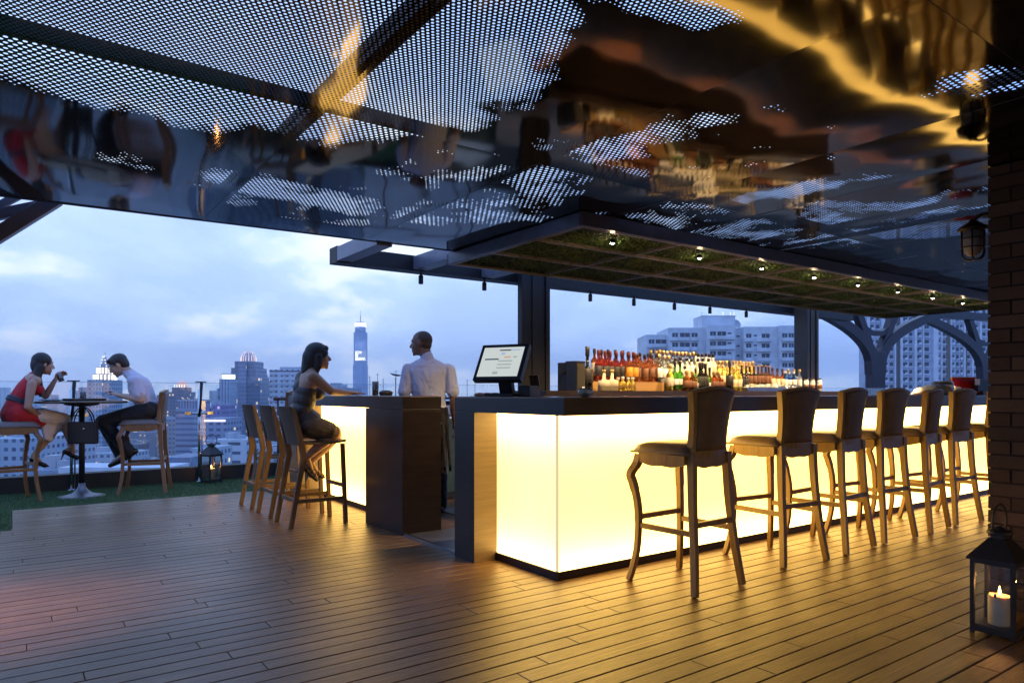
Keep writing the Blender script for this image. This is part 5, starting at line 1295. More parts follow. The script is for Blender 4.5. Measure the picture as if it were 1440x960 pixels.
# ---------------------------------------------------------------- woman at the small bar
def woman_bar():
    A = Fig((2.175, 6.10), 3); J = A.J; F, L, U = A.F, A.L, A.U; b = A.b        # right side towards the camera
    hip = J(431, 602); hip.z = .86; waist = J(424, 578); chest = J(430, 548); neck = J(440, 520)
    torso(b, hip, waist, chest, neck, F, L, .160, .118, .130, .165, .12, .085, .092)
    hc = J(447.5, 501.5); hf = (F * .96 - L * .22 + U * .02).normalized(); hu = (U - F * .02).normalized()
    limb(b, [chest + (neck - chest) * .6, neck, hc - hu * .05 - hf * .015], [.055, .045, .047])
    P = head(b, hc, hf, hu, .98, .85)
    for q in (-1, 1): b.ell(chest + F * .082 + L * q * .065 - U * .03, F * .058, L * .056, U * .056)
    sh = J(440, 530, -.175); el = J(466, 556, -.20); wr = J(487, 554.5, -.10); el.z = CT + .045; wr.z = CT + .033
    limb(b, [sh, mid(sh, el), el, mid(el, wr), wr], [.048, .042, .035, .034, .023]); hand(b, wr, F * .9 + L * .25, U, -1, .12, .93)
    sh2 = J(443, 530, .165); el2 = J(467, 556, .22); wr2 = J(489, 554, .14); el2.z = CT + .045; wr2.z = CT + .033
    limb(b, [sh2, mid(sh2, el2), el2, mid(el2, wr2), wr2], [.046, .040, .034, .033, .023]); hand(b, wr2, F * .9 - L * .3, U, 1, .15, .93)
    hr, hl = hip - L * .088, hip + L * .088
    kn = J(471, 607, -.10); an = J(431, 643, -.02); kn2 = J(472, 612, .10); an2 = J(436, 650, .09)
    limb(b, [hr, mid(hr, kn), kn, mid(kn, an, .35), mid(kn, an, .75), an], [.094, .080, .056, .054, .038, .032]); limb(b, [hl, mid(hl, kn2), kn2, mid(kn2, an2, .35), mid(kn2, an2, .75), an2], [.094, .080, .056, .054, .038, .032])
    toe = J(446, 672, -.02); heel = J(429, 652, -.02); toe2 = J(455, 668, .09); heel2 = J(436, 661, .09)
    for a_, h_, t_ in ((an, heel, toe), (an2, heel2, toe2)): limb(b, [a_, mid(h_, a_, .3)], [.032, .025]); limb(b, [mid(h_, a_, .3), mid(h_, t_, .6), t_], [.027, .025, .012]); limb(b, [a_, mid(h_, t_, .5)], [.030, .026])
    o = fuse(b, 'person', skin_mat('skin_tan', (0.46, 0.26, 0.165)), VX, 4)
    tag(o, 'woman in a dark top and brown shorts leaning on the small bar', 'person'); eyes(P, .98, o, hf, hu)
    d = MB(); up = (chest - hip).normalized(); Fo = (F - up * F.dot(up)).normalized()
    d.ell(hip + up * .04, L * .170, Fo * .130, up * .115); d.ell(mid(hip, waist), L * .146, Fo * .112, up * .12); d.ell(waist, L * .128, Fo * .096, up * .11); d.ell(mid(waist, chest), L * .134, Fo * .098, up * .12); d.ell(chest - up * .02, L * .140, Fo * .102, up * .095)
    for q in (-1, 1): d.ell(chest + F * .084 + L * q * .065 - U * .03, F * .064, L * .064, U * .060)
    d.rc(chest + L * .02 + up * .02 - F * .02, .085, chest + L * .10 + up * .11, .055)
    fuse(d, 'top', cloth_mat('dark_taupe_jersey', (0.045, 0.034, 0.030), 6, .5, .35), .0065, 3, o)
    d = MB(); d.ell(hip - U * .005, L * .172, F * .132, U * .098)
    for s0, k0 in ((hr, kn), (hl, kn2)): limb(d, [s0, mid(s0, k0, .5), mid(s0, k0, .74)], [.102, .090, .080])
    fuse(d, 'shorts', cloth_mat('brown_shorts', (0.085, 0.060, 0.040), 6, .75, .4), .0065, 3, o)
    h = MB(); s_ = hu.cross(hf); h.ell(hc - hf * .016 + hu * .040, hf * .104, s_ * .092, hu * .092); h.ell(hc - hf * .055 - hu * .02, hf * .078, s_ * .088, hu * .12); h.ell(hc + hf * .055 + hu * .075, hf * .038, s_ * .062, hu * .030)
    for q in (-1, 1): limb(h, [hc - hf * .01 + s_ * q * .070, hc - hf * .02 + s_ * q * .072 - hu * .09, hc - hf * .045 + s_ * q * .06 - hu * .17], [.036, .034, .022])
    limb(h, [hc - hf * .065, hc - hf * .085 - hu * .12, hc - hf * .11 - hu * .22], [.075, .068, .034])
    fuse(h, 'hair', hair_mat('long_black_hair'), .006, 3, o)
    for a_, h_, t_ in ((an, heel, toe), (an2, heel2, toe2)):
        m = MB(); d_ = (t_ - h_).normalized(); sd = L; n_ = sd.cross(d_).normalized()
        if n_.z > 0: n_ = -n_
        m.rc(h_ + n_ * .028, .016, mid(h_, t_, .5) + n_ * .030, .015, 10, 0, 2.2, sd); m.rc(mid(h_, t_, .5) + n_ * .030, .015, t_ + n_ * .016 + d_ * .01, .012, 10, 0, 2.4, sd)
        for q in (.25, .5, .75):
            c = h_.lerp(t_, q); m.tube([c + sd * .036 * math.cos(a) + n_ * (-.030 * math.sin(a) + .006) for a in np.linspace(-.3, math.pi + .3, 12)], .006, 6)
        m.rc(h_ + n_ * .03, .014, h_ + n_ * .10 , .008, 8)
        m.rc(mid(a_, h_, .2) + d_ * -.02, .034, mid(a_, h_, .5) - d_ * .02, .030, 12)
        fuse(m, 'sandal', plain('black_sandal', (.012, .010, .010), .35), .005, 2, o)
woman_bar()

# ---------------------------------------------------------------- bartender
def bartender():
    c = at(603, 6.75, 0.0); ang = math.degrees(math.atan2(FW.y, FW.x)) + 4
    A = Fig((c.x, c.y), ang); F, L, U = A.F, A.L, A.U; b = A.b; O = Vector((c.x, c.y, 0))
    Q = lambda a, l, z: O + F * a + L * l + U * z
    hip, waist, chest, neck = Q(0, 0, .95), Q(-.01, 0, 1.10), Q(-.01, .005, 1.30), Q(0, .015, 1.475)
    torso(b, hip, waist, chest, neck, F, L, .160, .145, .165, .205, .11, .10, .11)
    hc = Q(.02, .075, 1.628); hf = (L * .93 + F * .30 - U * .03).normalized(); hu = (U - hf * .0).normalized()
    limb(b, [Q(-.01, .01, 1.40), neck, hc - hu * .05 - hf * .03], [.055, .058, .058]); P = head(b, hc, hf, hu, 1.02, 1.05)
    for q in (-1, 1):
        sh, el, wr = Q(-.01, q * .200, 1.372), Q(-.03, q * .238, 1.12), Q(.04, q * .250, .88)
        limb(b, [sh, mid(sh, el), el, mid(el, wr, .4), wr], [.048, .045, .040, .040, .028]); hand(b, wr, Vector((0, 0, -1)) + F * .2, L * q, q, .35)
        h_, k_, a_ = Q(0, q * .09, .92), Q(.015, q * .10, .50), Q(-.02, q * .11, .09)
        limb(b, [h_, mid(h_, k_), k_, mid(k_, a_, .35), a_], [.092, .080, .060, .058, .040]); limb(b, [a_, Q(.10, q * .12, .05)], [.038, .028])
    o = fuse(b, 'person', skin_mat('skin_deep', (0.22, 0.12, 0.08)), VX, 4)
    tag(o, 'standing bartender with shaved head and light blue shirt, his back turned', 'person'); eyes(P, 1.02, o, hf, hu)
    d = MB(); torso(d, Q(0, 0, .98), waist, chest, neck, F, L, .165, .150, .170, .205, .118, .108, .115, 1.07, .055)
    for q in (-1, 1): sh, el = Q(-.01, q * .200, 1.372), Q(-.03, q * .238, 1.12); limb(d, [sh, mid(sh, el, .4), mid(sh, el, .82)], [.058, .059, .064])
    d.rc(Q(0, .015, 1.47), .070, Q(.0, .02, 1.505), .062)
    fuse(d, 'shirt', cloth_mat('light_blue_shirt', (0.46, 0.50, 0.68), 6, .8, 1.0), .007, 2, o)
    d = MB(); d.ell(hip, L * .178, F * .130, U * .11)
    for q in (-1, 1): h_, k_, a_ = Q(0, q * .09, .92), Q(.015, q * .10, .50), Q(-.02, q * .11, .09); limb(d, [h_, mid(h_, k_), k_, mid(k_, a_, .5), a_ - U * .01], [.110, .100, .080, .074, .068])
    fuse(d, 'trousers', cloth_mat('black_trousers', (0.012, 0.012, 0.016), 8, .8, .7), .007, 3, o)
    d = MB()
    for t_ in np.linspace(-1, 1, 9): d.rc(Q(-.10 - .03 * (1 - t_ * t_), t_ * .17, 1.0), .02, Q(-.10 - .04 * (1 - t_ * t_), t_ * .21, .42), .016, 8)
    fuse(d, 'apron', cloth_mat('black_apron', (0.014, 0.014, 0.018), 8, .85, .6), .008, 3, o)
    d = MB(); d.tube(smooth_poly([Q(-.135, -.03, 1.02), Q(-.15, -.10, .96), Q(-.15, -.12, .86)]), .007, 6); d.tube(smooth_poly([Q(-.135, -.03, 1.02), Q(-.15, -.06, .97), Q(-.15, -.07, .88)]), .007, 6); d.tube([Q(-.14, -.16, 1.02), Q(-.15, 0, 1.02), Q(-.14, .16, 1.02)], .007, 6); d.build('apron_string', cloth_mat('white_string', (0.7, 0.7, 0.72)), o)
    h = MB(); s_ = hu.cross(hf); h.ell(hc - hf * .016 + hu * .032, hf * .0985, s_ * .0795, hu * .0905); h.ell(hc - hf * .05 - hu * .01, hf * .055, s_ * .066, hu * .07)
    fuse(h, 'hair', plain('shaved_hair', (0.080, 0.050, 0.038), .6), .006, 3, o)
    for q in (-1, 1):
        m = MB(); m.rc(Q(-.07, q * .11, .04), .038, Q(.05, q * .12, .042), .042, 12); m.rc(Q(.05, q * .12, .040), .042, Q(.15, q * .13, .034), .034, 12); m.rc(Q(-.02, q * .11, .09), .045, Q(.03, q * .115, .06), .040); fuse(m, 'shoe', plain('black_shoe', (.012, .011, .012), .3), .006, 3, o)
bartender()
# ================================================================== the city
GZ = -90.0
mb = MB(); mb.add([(-9000, -9000, GZ), (9000, -9000, GZ), (9000, 9000, GZ), (-9000, 9000, GZ)], [(0, 1, 2, 3)])
t = NT('city_ground'); co = t.co(); v = t.node('ShaderNodeTexVoronoi'); t.l.new(co, v.inputs['Vector']); v.inputs['Scale'].default_value = .03
c = t.ramp(v.outputs['Distance'], [(0.1, (0.10, 0.11, 0.12)), (0.6, (0.20, 0.21, 0.22))]); t.setp(base=t.mix(t.noise(co, .01, 5), c, (0.07, 0.09, 0.07)), rough=.9)
tag(mb.build('ground', t.mat, fixn=False), kind='structure')

FM = {}
def facade(wall, glass, pw, ph, fw, fh, lit=.05, litc=(1, .8, .5), rough=.6, hor=False, ox=0.0, oz=0.0, lits=1.0):
    key = (wall, glass, pw, ph, fw, fh, lit, hor, ox)
    if key in FM: return FM[key]
    t = NT('facade'); co = t.co(); s = t.node('ShaderNodeSeparateXYZ'); t.l.new(co, s.inputs[0])
    u = t.math('DIVIDE', t.math('ADD', t.math('ADD', s.outputs[0], s.outputs[1]), 500 + ox), pw); v = t.math('DIVIDE', t.math('ADD', s.outputs[2], 300 + oz), ph)
    fu, fv = t.math('FRACT', u), t.math('FRACT', v)
    mu_ = t.math('LESS_THAN', t.math('ABSOLUTE', t.math('SUBTRACT', fu, .5)), fw / 2); mv = t.math('LESS_THAN', t.math('ABSOLUTE', t.math('SUBTRACT', fv, .5)), fh / 2)
    w_ = mv if hor else t.math('MULTIPLY', mu_, mv)
    nrm = t.node('ShaderNodeNewGeometry'); sn = t.node('ShaderNodeSeparateXYZ'); t.l.new(nrm.outputs['Normal'], sn.inputs[0])
    w_ = t.math('MULTIPLY', w_, t.math('LESS_THAN', t.math('ABSOLUTE', sn.outputs[2]), .5))
    cbn = t.node('ShaderNodeCombineXYZ'); t.l.new(t.math('FLOOR', u), cbn.inputs[0]); t.l.new(t.math('FLOOR', v), cbn.inputs[1])
    wn = t.node('ShaderNodeTexWhiteNoise', noise_dimensions='2D'); t.l.new(cbn.outputs[0], wn.inputs['Vector'])
    f = t.noise(co, .05, 4)
    wc = t.mix(t.math('MULTIPLY', f, .5), wall, tuple(x * .7 for x in wall)); gc = t.mix(wn.outputs[0], glass, tuple(x * 2.0 for x in glass))
    t.setp(base=t.mix(w_, wc, gc), rough=t.math('SUBTRACT', rough, t.math('MULTIPLY', w_, rough - .15)), emis=litc, estr=t.math('MULTIPLY', t.math('MULTIPLY', w_, t.math('LESS_THAN', wn.outputs[0], lit)), lits))
    FM[key] = t.mat; return t.mat
class B:
    """a building: local x runs to the right of the picture, y away from the camera, z up from the city ground"""
    def __init__(s, pc, D, label, cat='building', name='building', twist=0, group=None):
        s.pc, s.D = pc, D; p = at(pc, D, GZ)
        s.t = thing(name, label, cat, p, YAW - R(90) + R(twist), group)
    def x(s, px, dy=0): return (px - s.pc) / FPX * (s.D + dy) if False else (px - s.pc) / FPX * s.D
    def z(s, py): return HC - GZ + (HY - py) / FPX * s.D
    def part(s, name, mat, px0, px1, pyt, pyb=None, y0=0, y1=20, bevel=0):
        m = MB(); m.box(s.x(px0), s.x(px1), y0, y1, 0 if pyb is None else s.z(pyb), s.z(pyt)); return m.build(name, mat, s.t, bevel=bevel)
glow = emit('crown_lights', (1.0, .93, .80), 1.7); rim = emit('white_rim_light', (.85, .95, 1.0), 3.0)

# spired tower
b = B(138.5, 520, 'slender pale tower with a brightly lit tiered crown and spire behind the round table')
fa = facade((0.34, 0.40, 0.50), (0.05, 0.09, 0.16), 3.0, 3.3, .55, .5, .05)
b.part('wall', fa, 122.5, 154.5, 534, y1=17)
b.part('wall', facade((0.48, 0.54, 0.62), (0.08, 0.12, 0.2), 2.2, 3.3, .5, .5, .03), 132, 145, 533.5, y0=-1.2, y1=-.05)
z0 = b.z(534)
def crown(b, xc, z0, r, h, n, nm='crown_columns'):
    m = MB()
    for k in range(n):
        a = 2 * math.pi * k / n; m.box(xc + r * math.cos(a) - .5, xc + r * math.cos(a) + .5, 8.5 + r * math.sin(a) - .5, 8.5 + r * math.sin(a) + .5, z0, z0 + h)
    m.build(nm, glow, b.t)
core = plain('pale_stone', (0.42, 0.45, 0.50), .7)
for (r, h, zz, n) in ((7.4, 4.0, 0, 18), (5.2, 5.0, 4.2, 14)):
    crown(b, 0, z0 + zz, r, h, n); m = MB(); m.lathe([(r * .82, z0 + zz), (r * .82, z0 + zz + h), (r * 1.08, z0 + zz + h + .05), (r * 1.08, z0 + zz + h + .5), (r * .7, z0 + zz + h + .7)], 16, M=Matrix.Translation((0, 8.5, 0))); m.build('crown_tier', core, b.t)
m = MB(); m.lathe([(3.4, z0 + 9.7), (2.6, z0 + 12.5), (1.3, z0 + 15.5), (.5, z0 + 18.2), (.15, z0 + 21)], 12, M=Matrix.Translation((0, 8.5, 0))); m.build('spire', core, b.t)
m = MB(); [m.box(-.35 + q * 2.2 * (1 - k / 4), .35 + q * 2.2 * (1 - k / 4), 6.0, 6.5, z0 + 10.2 + k * 2.3, z0 + 10.9 + k * 2.3) for k in range(4) for q in (-1, 1)]; m.lathe([(.5, z0 + 18.2), (.5, z0 + 18.8)], 8, M=Matrix.Translation((0, 8.5, 0))); m.build('spire_lights', glow, b.t)

# stepped dark tower with a rosy lantern top
b = B(248, 700, 'small stepped dark tower with a rosy lit dome left of the chrome balustrade post')
fd = facade((0.13, 0.16, 0.24), (0.03, 0.05, 0.09), 3.2, 3.4, .5, .5, .10)
b.part('wall', fd, 232, 265, 560, y1=24); b.part('upper_wall', fd, 236, 261, 551, 560, 2, 22); b.part('upper_wall', fd, 239, 256.5, 544.5, 551, 4, 20)
m = MB(); z0 = b.z(544.5); m.lathe([(5.0, z0), (5.0, z0 + 2.4), (4.4, z0 + 4.6), (2.6, z0 + 6.2), (.2, z0 + 6.8)], 16, M=Matrix.Translation((0, 12, 0))); m.build('dome', emit('rosy_dome', (.75, .45, .50), .9), b.t)
m = MB(); [m.box(-5.3 + k * 2.5, -4.7 + k * 2.5, 6.2, 6.8, z0, z0 + 3) for k in range(5)]; m.build('dome_lights', glow, b.t)
# wide office block
b = B(266, 430, 'wide blue grey office block with a row of tall top windows under the domed tower')
b.part('wall', facade((0.30, 0.38, 0.50), (0.06, 0.10, 0.18), 60, 3.4, 1, .42, .0, hor=True), 247, 285, 574, y1=26)
b.part('attic', facade((0.30, 0.38, 0.50), (0.07, 0.11, 0.2), 1.75, 40, .5, .9, 0), 250, 282, 564, 574, 1, 24)
b.part('roof_slab', core, 248, 284, 562, 564, .5, 25)
# glass stepped tower
b = B(341.5, 600, 'tall dark blue stepped glass tower with a lit faceted dome')
fg = facade((0.10, 0.16, 0.28), (0.035, 0.065, 0.13), 1.9, 3.4, .72, .62, .05, (1, .85, .6), .3)
b.part('wall', fg, 317.5, 365.3, 531, y1=30); b.part('wing', fg, 324, 359, 517, 531, 1.5, 28); b.part('upper_wall', fg, 328, 355.5, 507.5, 517, 3, 26)
b.part('bay', facade((0.16, 0.24, 0.38), (0.06, 0.1, 0.2), 1.3, 3.4, .6, .6, .03, (1, .85, .6), .3), 336, 347, 510, None, -1.5, -.05)
z0 = b.z(507.5); m = MB(); m.lathe([(6.3, z0), (6.3, z0 + 3.6), (6.0, z0 + 4.0), (5.0, z0 + 6.6), (3.4, z0 + 8.4), (.2, z0 + 8.9)], 8, M=Matrix.Translation((0, 13, 0)), smooth=False); m.build('dome', plain('pale_dome', (0.40, 0.40, 0.48), .3), b.t)
m = MB()
for k in range(16):
    a = 2 * math.pi * k / 16
    m.beam((6.35 * math.cos(a), 13 + 6.35 * math.sin(a), z0), (6.35 * math.cos(a), 13 + 6.35 * math.sin(a), z0 + 3.7), .35, .35); m.beam((6.2 * math.cos(a), 13 + 6.2 * math.sin(a), z0 + 3.9), (3.5 * math.cos(a), 13 + 3.5 * math.sin(a), z0 + 8.5), .28, .28)
m.build('dome_ribs', emit('dome_lights', (1, .78, .72), 1.5), b.t)
# neighbours
b = B(312, 560, 'pale ribbed tower with a bright white cap just left of the stepped glass tower')
fr_ = facade((0.42, 0.50, 0.62), (0.07, 0.11, 0.2), 2.4, 3.3, .5, .95, .02)
b.part('wall', fr_, 308.5, 322, 533, y1=18); b.part('wing', fr_, 304, 308.3, 546, None, 1, 16); b.part('cap', rim, 311, 321, 526.5, 532, 2, 14); b.part('cap_roof', core, 310, 322, 525, 526.4, 1.5, 15)
b = B(367, 680, 'narrow pale tower with a rounded top right behind the stepped glass tower')
b.part('wall', facade((0.36, 0.44, 0.56), (0.07, 0.11, 0.2), 2.2, 3.3, .5, .5, .04), 361, 372, 530, y1=18)
m = MB(); z0 = b.z(530); m.lathe([(3.9, z0), (3.6, z0 + 2.2), (2.2, z0 + 4.2), (.2, z0 + 5)], 14, M=Matrix.Translation((0, 8, 0))); m.build('rounded_top', core, b.t)
# white balcony tower
b = B(404, 420, 'white apartment tower with rows of balconies behind the woman at the small bar')
fw_ = facade((0.62, 0.66, 0.72), (0.08, 0.12, 0.20), 3.3, 3.2, .42, .45, .06)
b.part('wall', fw_, 379, 432, 519.5, y1=18); b.part('roof_room', core, 391, 424, 515.5, 519.5, 3, 14)
for k in range(16):
    for (a, c_) in ((380, 389), (398, 407), (416, 425)):
        if k % 1 == 0:
            m = MB(); zz = b.z(519.5) - 3.4 - k * 3.2; m.box(b.x(a), b.x(c_), -1.3, -.02, zz, zz + .9); m.build('balcony', core, b.t)
b.part('dark_facade_band', plain('dark_band', (.05, .06, .09), .5), 379, 432, 521, 522.6, -.25, -.01)  # dark band across the facade just below its top
# telecom style tower with the lit screens
b = B(504.6, 1500, 'tallest far tower with a white lit ring, antenna and glowing advert screens', twist=0)
ft = facade((0.30, 0.40, 0.62), (0.12, 0.20, 0.40), 3.5, 4.2, .45, .5, .02, (.8, .9, 1), lits=.8)
def cyl(b, nm, mat, px0, px1, pyt, pyb, n=8, y=16):
    m = MB(); r = (px1 - px0) / 2 / FPX * b.D; xc = b.x((px0 + px1) / 2); m.lathe([(r, 0 if pyb is None else b.z(pyb)), (r, b.z(pyt)), (.01, b.z(pyt) + .01)], n, M=Matrix.Translation((xc, y, 0)) @ Matrix.Rotation(math.pi / n, 4, 'Z'), smooth=n > 12); return m.build(nm, mat, b.t)
cyl(b, 'shaft', ft, 494, 515.4, 513, None); cyl(b, 'shaft', ft, 495, 514.6, 466.5, 513); cyl(b, 'neck', ft, 497, 512, 458.6, 466.5, 16); cyl(b, 'light_ring', rim, 496.8, 512.2, 453.2, 458.4, 24); cyl(b, 'roof_disc', core, 498.5, 510.5, 451.8, 453.1, 24)
m = MB(); m.tube([(0, 16, b.z(452)), (0, 16, b.z(443))], .9, 6); m.tube([(0, 16, b.z(443)), (0, 16, b.z(435.5))], .45, 6); m.build('antenna', core, b.t)
sc_ = b.part('screen', emit('blue_screen', (.10, .20, .62), 1.0), 499.3, 514.6, 479.2, 492.8, -2.0, -1.0)
m = MB(); zz = b.z(486); m.tube([(-7, -2.2, zz - 2), (-3, -2.2, zz + 4), (0, -2.2, zz + 1), (3, -2.2, zz + 5), (8, -2.2, zz + 6), (6, -2.2, zz - 1), (4, -2.2, zz - 6)], .45, 5, side=(0, 1, 0)); m.build('screen_scribble', emit('pale_scribble', (.5, .65, 1), 1.0), b.t)
b.part('text_screen', emit('text_screen_back', (.24, .34, .66), .9), 499.3, 515.2, 493.0, 507.2, -2.0, -1.0)
def text_mesh(body, size, mat, name='lettering', bold=0.0, spacing=1.0):
    cu = bpy.data.curves.new('t', 'FONT'); cu.body = body; cu.size = size; cu.offset = bold; cu.extrude = .02; cu.space_character = spacing; cu.align_x = 'LEFT'
    to = bpy.data.objects.new('t', cu); COL.objects.link(to); bpy.context.view_layer.update()
    me = bpy.data.meshes.new_from_object(to.evaluated_get(bpy.context.evaluated_depsgraph_get())); bpy.data.objects.remove(to)
    me.materials.clear(); me.materials.append(mat); me.name = name; return me
for i, (w_, px0, py) in enumerate((('JOY', 499.9, 497.6), ('IS', 499.9, 502.0), ('BMW.', 499.9, 506.6))):
    me = text_mesh(w_, 8.6, emit('white_letters', (1, 1, 1), 2.5), bold=.2); o = bpy.data.objects.new('lettering', me); link(o, b.t)
    o.location = (b.x(px0), -2.15, b.z(py)); o.rotation_euler = (R(90), 0, 0)

# white hotel
b = B(1012, 250, 'pale blue white hotel with curved balconies and a roof penthouse behind the bottles')
hw = plain('hotel_render', (0.60, 0.63, 0.68), .7, sc=.3); hd = plain('hotel_glass', (0.035, 0.045, 0.07), .15, sc=.5, var=.5)
Y0 = {'A': 6, 'B': 3, 'C': 0, 'D': 5, 'E': 2, 'F': 0}
for k_, (a, c_, tp) in {'A': (913, 943.5, 468.5), 'B': (943, 995, 459.5), 'C': (994.5, 1034, 457.5), 'D': (1033.5, 1049, 462), 'E': (1048.5, 1097, 458.5), 'F': (1096.5, 1150, 457.5)}.items():
    b.part('wall', hw, a, c_, tp, None, Y0[k_], 24)
b.part('penthouse', hw, 993.5, 1041.5, 441.5, 458.5, 6, 18); b.part('penthouse_rim', hw, 993, 1042, 440.8, 441.6, 5.8, 18.2)
wins = {'A': ((917, 925), (927, 942)), 'B': ((948, 956), (959, 973), (975.5, 984)), 'C': ((998.5, 1006.5), (1009, 1021), (1023, 1028.5)), 'D': ((1035, 1040), (1042, 1046.5)), 'E': ((1052, 1059), (1063, 1067), (1074, 1085)), 'F': ((1100, 1107), (1109, 1116), (1120, 1128))}
bals = {'A': ((915, 942),), 'B': ((944, 972), (974, 985)), 'C': ((997, 1033),), 'D': (), 'E': ((1048.5, 1062), (1066, 1087)), 'F': ((1099, 1117),)}
for k_ in wins:
    base = {'A': 478.5, 'B': 470, 'C': 469}.get(k_, 471.5)
    for r_ in range(6):
        y = base + r_ * 13.9
        for (a, c_) in wins[k_]:
            sm = (c_ - a) < 6
            w_ = b.part('window', hd, a, c_, y - (3.0 if not sm else 1.5), y + (2.9 if not sm else 0.6), Y0[k_] - .12, Y0[k_] - .01)
            if not sm:
                m = MB(); xm = (b.x(a) + b.x(c_)) / 2; m.box(xm - .06, xm + .06, Y0[k_] - .16, Y0[k_] - .125, b.z(y + 2.6), b.z(y - 2.2)); m.build('mullion', hw, w_)
        for (a, c_) in bals[k_]:
            m = MB(); n_ = 8; xa, xb = b.x(a), b.x(c_); z1, z2 = b.z(y + 8.2), b.z(y + 3.2); pts = [(xa + (xb - xa) * i / n_, Y0[k_] - .15 - 1.3 * math.sin(math.pi * (.12 + .76 * i / n_))) for i in range(n_ + 1)]
            m.prism([(xa, Y0[k_] - .01)] + pts + [(xb, Y0[k_] - .01)], z1, z2); m.build('balcony', hw, b.t)
m = MB(); m.lathe([(.2, 0), (1.2, .25), (1.7, .7), (1.6, .72), (1.1, .35), (.2, .1)], 16, M=Matrix.Translation((b.x(1045), 8, b.z(459.5) + 1.6)) @ Matrix.Rotation(R(70), 4, 'X') @ Matrix.Rotation(R(25), 4, 'Y')); m.beam((b.x(1045), 8, b.z(460.5)), (b.x(1045), 8.2, b.z(457)), .2, .2); m.build('roof_dish', core, b.t)
for px_ in (993.5, 1005, 1024, 1035, 1040): 
    m = MB(); m.tube([(b.x(px_), 6.2, b.z(441)), (b.x(px_), 6.2, b.z(437.5))], .07, 6); m.lathe([(.001, 0), (.25, .2), (.001, .4)], 8, M=Matrix.Translation((b.x(px_), 6.2, b.z(437.5)))); m.build('roof_light', glow if px_ > 1000 else core, b.t)

# tall apartment slab on the right
b = B(1300, 275, 'very tall apartment tower with dense window bays framed by the branching columns')
aw = plain('apartment_render', (0.62, 0.66, 0.74), .7, sc=.4); aw2 = plain('apartment_bay', (0.42, 0.48, 0.60), .7, sc=.4); ag = plain('apartment_glass', (0.025, 0.04, 0.075), .15, sc=.6, var=.6); ab = plain('brown_recess', (0.16, 0.12, 0.10), .7)
b.part('wall', aw2, 1215, 1420, 300, None, 0, 4)
for (a, c_) in ((1219, 1222), (1238, 1243), (1256.5, 1258.5), (1265, 1268), (1284.5, 1288), (1296.5, 1298), (1311, 1318), (1322, 1323.5), (1335, 1337), (1354, 1356), (1365, 1367.5), (1376, 1379)):
    b.part('pier', aw, a, c_, 300, None, -.9, -.01)
b.part('recess', plain('dark_recess', (.07, .08, .09), .7), 1258.6, 1264.8, 300, None, -.3, -.01); b.part('recess', ab, 1330.5, 1334.8, 300, None, -.5, -.01); b.part('recess', ab, 1356.2, 1358.5, 300, None, -.5, -.01)
cols = [(1223, 1229), (1231, 1237), (1244, 1248.5), (1250.5, 1256), (1268.8, 1276), (1278, 1283), (1289.5, 1295.5), (1299.5, 1306.5), (1318.6, 1321.6), (1323.8, 1329.8), (1337.5, 1342), (1344, 1348.5), (1350, 1353.5), (1359, 1364), (1368, 1375), (1380, 1386), (1388, 1396)]
n = nb_ = 0; rest = MB(); restb = MB()
for r_ in range(12):
    y = 438 + r_ * 10.55
    for ci, (a, c_) in enumerate(cols):
        x0, x1 = b.x(a) + .12, b.x(c_) - .12; z1, z2 = b.z(y + 2.6), b.z(y - 2.4)
        vis = 1216 < a < 1384 and r_ < 11
        if vis and n < 98: m = MB(); m.box(x0, x1, -.10, -.012, z1, z2); m.box((x0 + x1) / 2 - .05, (x0 + x1) / 2 + .05, -.14, -.101, z1, z2); m.build('window', ag, b.t); n += 1
        else: rest.box(x0, x1, -.10, -.012, z1, z2)
        lm = MB(); lm.box(x0 - .1, x1 + .1, -.75, -.012, z1 - .55, z1 - .12)
        if ci % 2 == 0: lm.box(x1 - .9, x1 - .1, -.7, -.2, z1 - .119, z1 + .45)
        if vis and nb_ < 98: lm.build('balcony', aw, b.t); nb_ += 1
        else: restb.add(lm.v, lm.f)
o = rest.build('window', ag, b.t); o['kind'] = 'stuff'
o = restb.build('balcony', aw, b.t); o['kind'] = 'stuff'

# rooftop next door with a satellite dish and masts
b = B(570, 46, 'flat neighbouring rooftop that carries the satellite dish behind the small bar', twist=0)
b.part('wall', hw, 512, 640, 563, None, 0, 14)
def rooftop(name, label, cat, px_, mats_fn, D=48):
    p = at(px_, D, .64); t = thing(name, label, cat, p, YAW - R(90)); mats_fn(t, lambda y: HC + (HY - y) / FPX * D - .64); return t
def dish(t, z):
    m = MB(); m.tube([(0, 0, 0), (0, 0, z(530))], .035, 8); m.build('mast', M['steel_dark'], t)
    m = MB(); m.lathe([(.001, 0), (.22, .035), (.40, .12), (.44, .155), (.42, .15), (.21, .05), (.001, .015)], 20, M=Matrix.Translation((0, 0, z(529))) @ Matrix.Rotation(R(10), 4, 'Y')); m.build('dish', M['steel_dark'], t)
    m = MB(); m.tube([(0, 0, z(528)), (.01, 0, z(522.5))], .012, 6); m.lathe([(.001, -.05), (.035, 0), (.001, .05)], 8, M=Matrix.Translation((.01, 0, z(522)))); m.build('feed_horn', M['steel_dark'], t)
rooftop('satellite_dish', 'dark satellite dish on a mast pointing up beside the bartender', 'satellite dish', 556.5, dish)
def mast(yt, kind):
    def f(t, z):
        m = MB(); m.tube([(0, 0, 0), (0, 0, z(yt))], .018, 6)
        if kind == 'pan': m.lathe([(.001, 0), (.12, .03), (.001, .07)], 12, M=Matrix.Translation((0, 0, z(yt))))
        if kind == 'rungs': [m.tube([(-.07, 0, z(yt) - .05 - .12 * k), (.07, 0, z(yt) - .05 - .12 * k)], .008, 6) for k in range(5)]
        m.build('mast', M['steel_blue'], t)
    return f
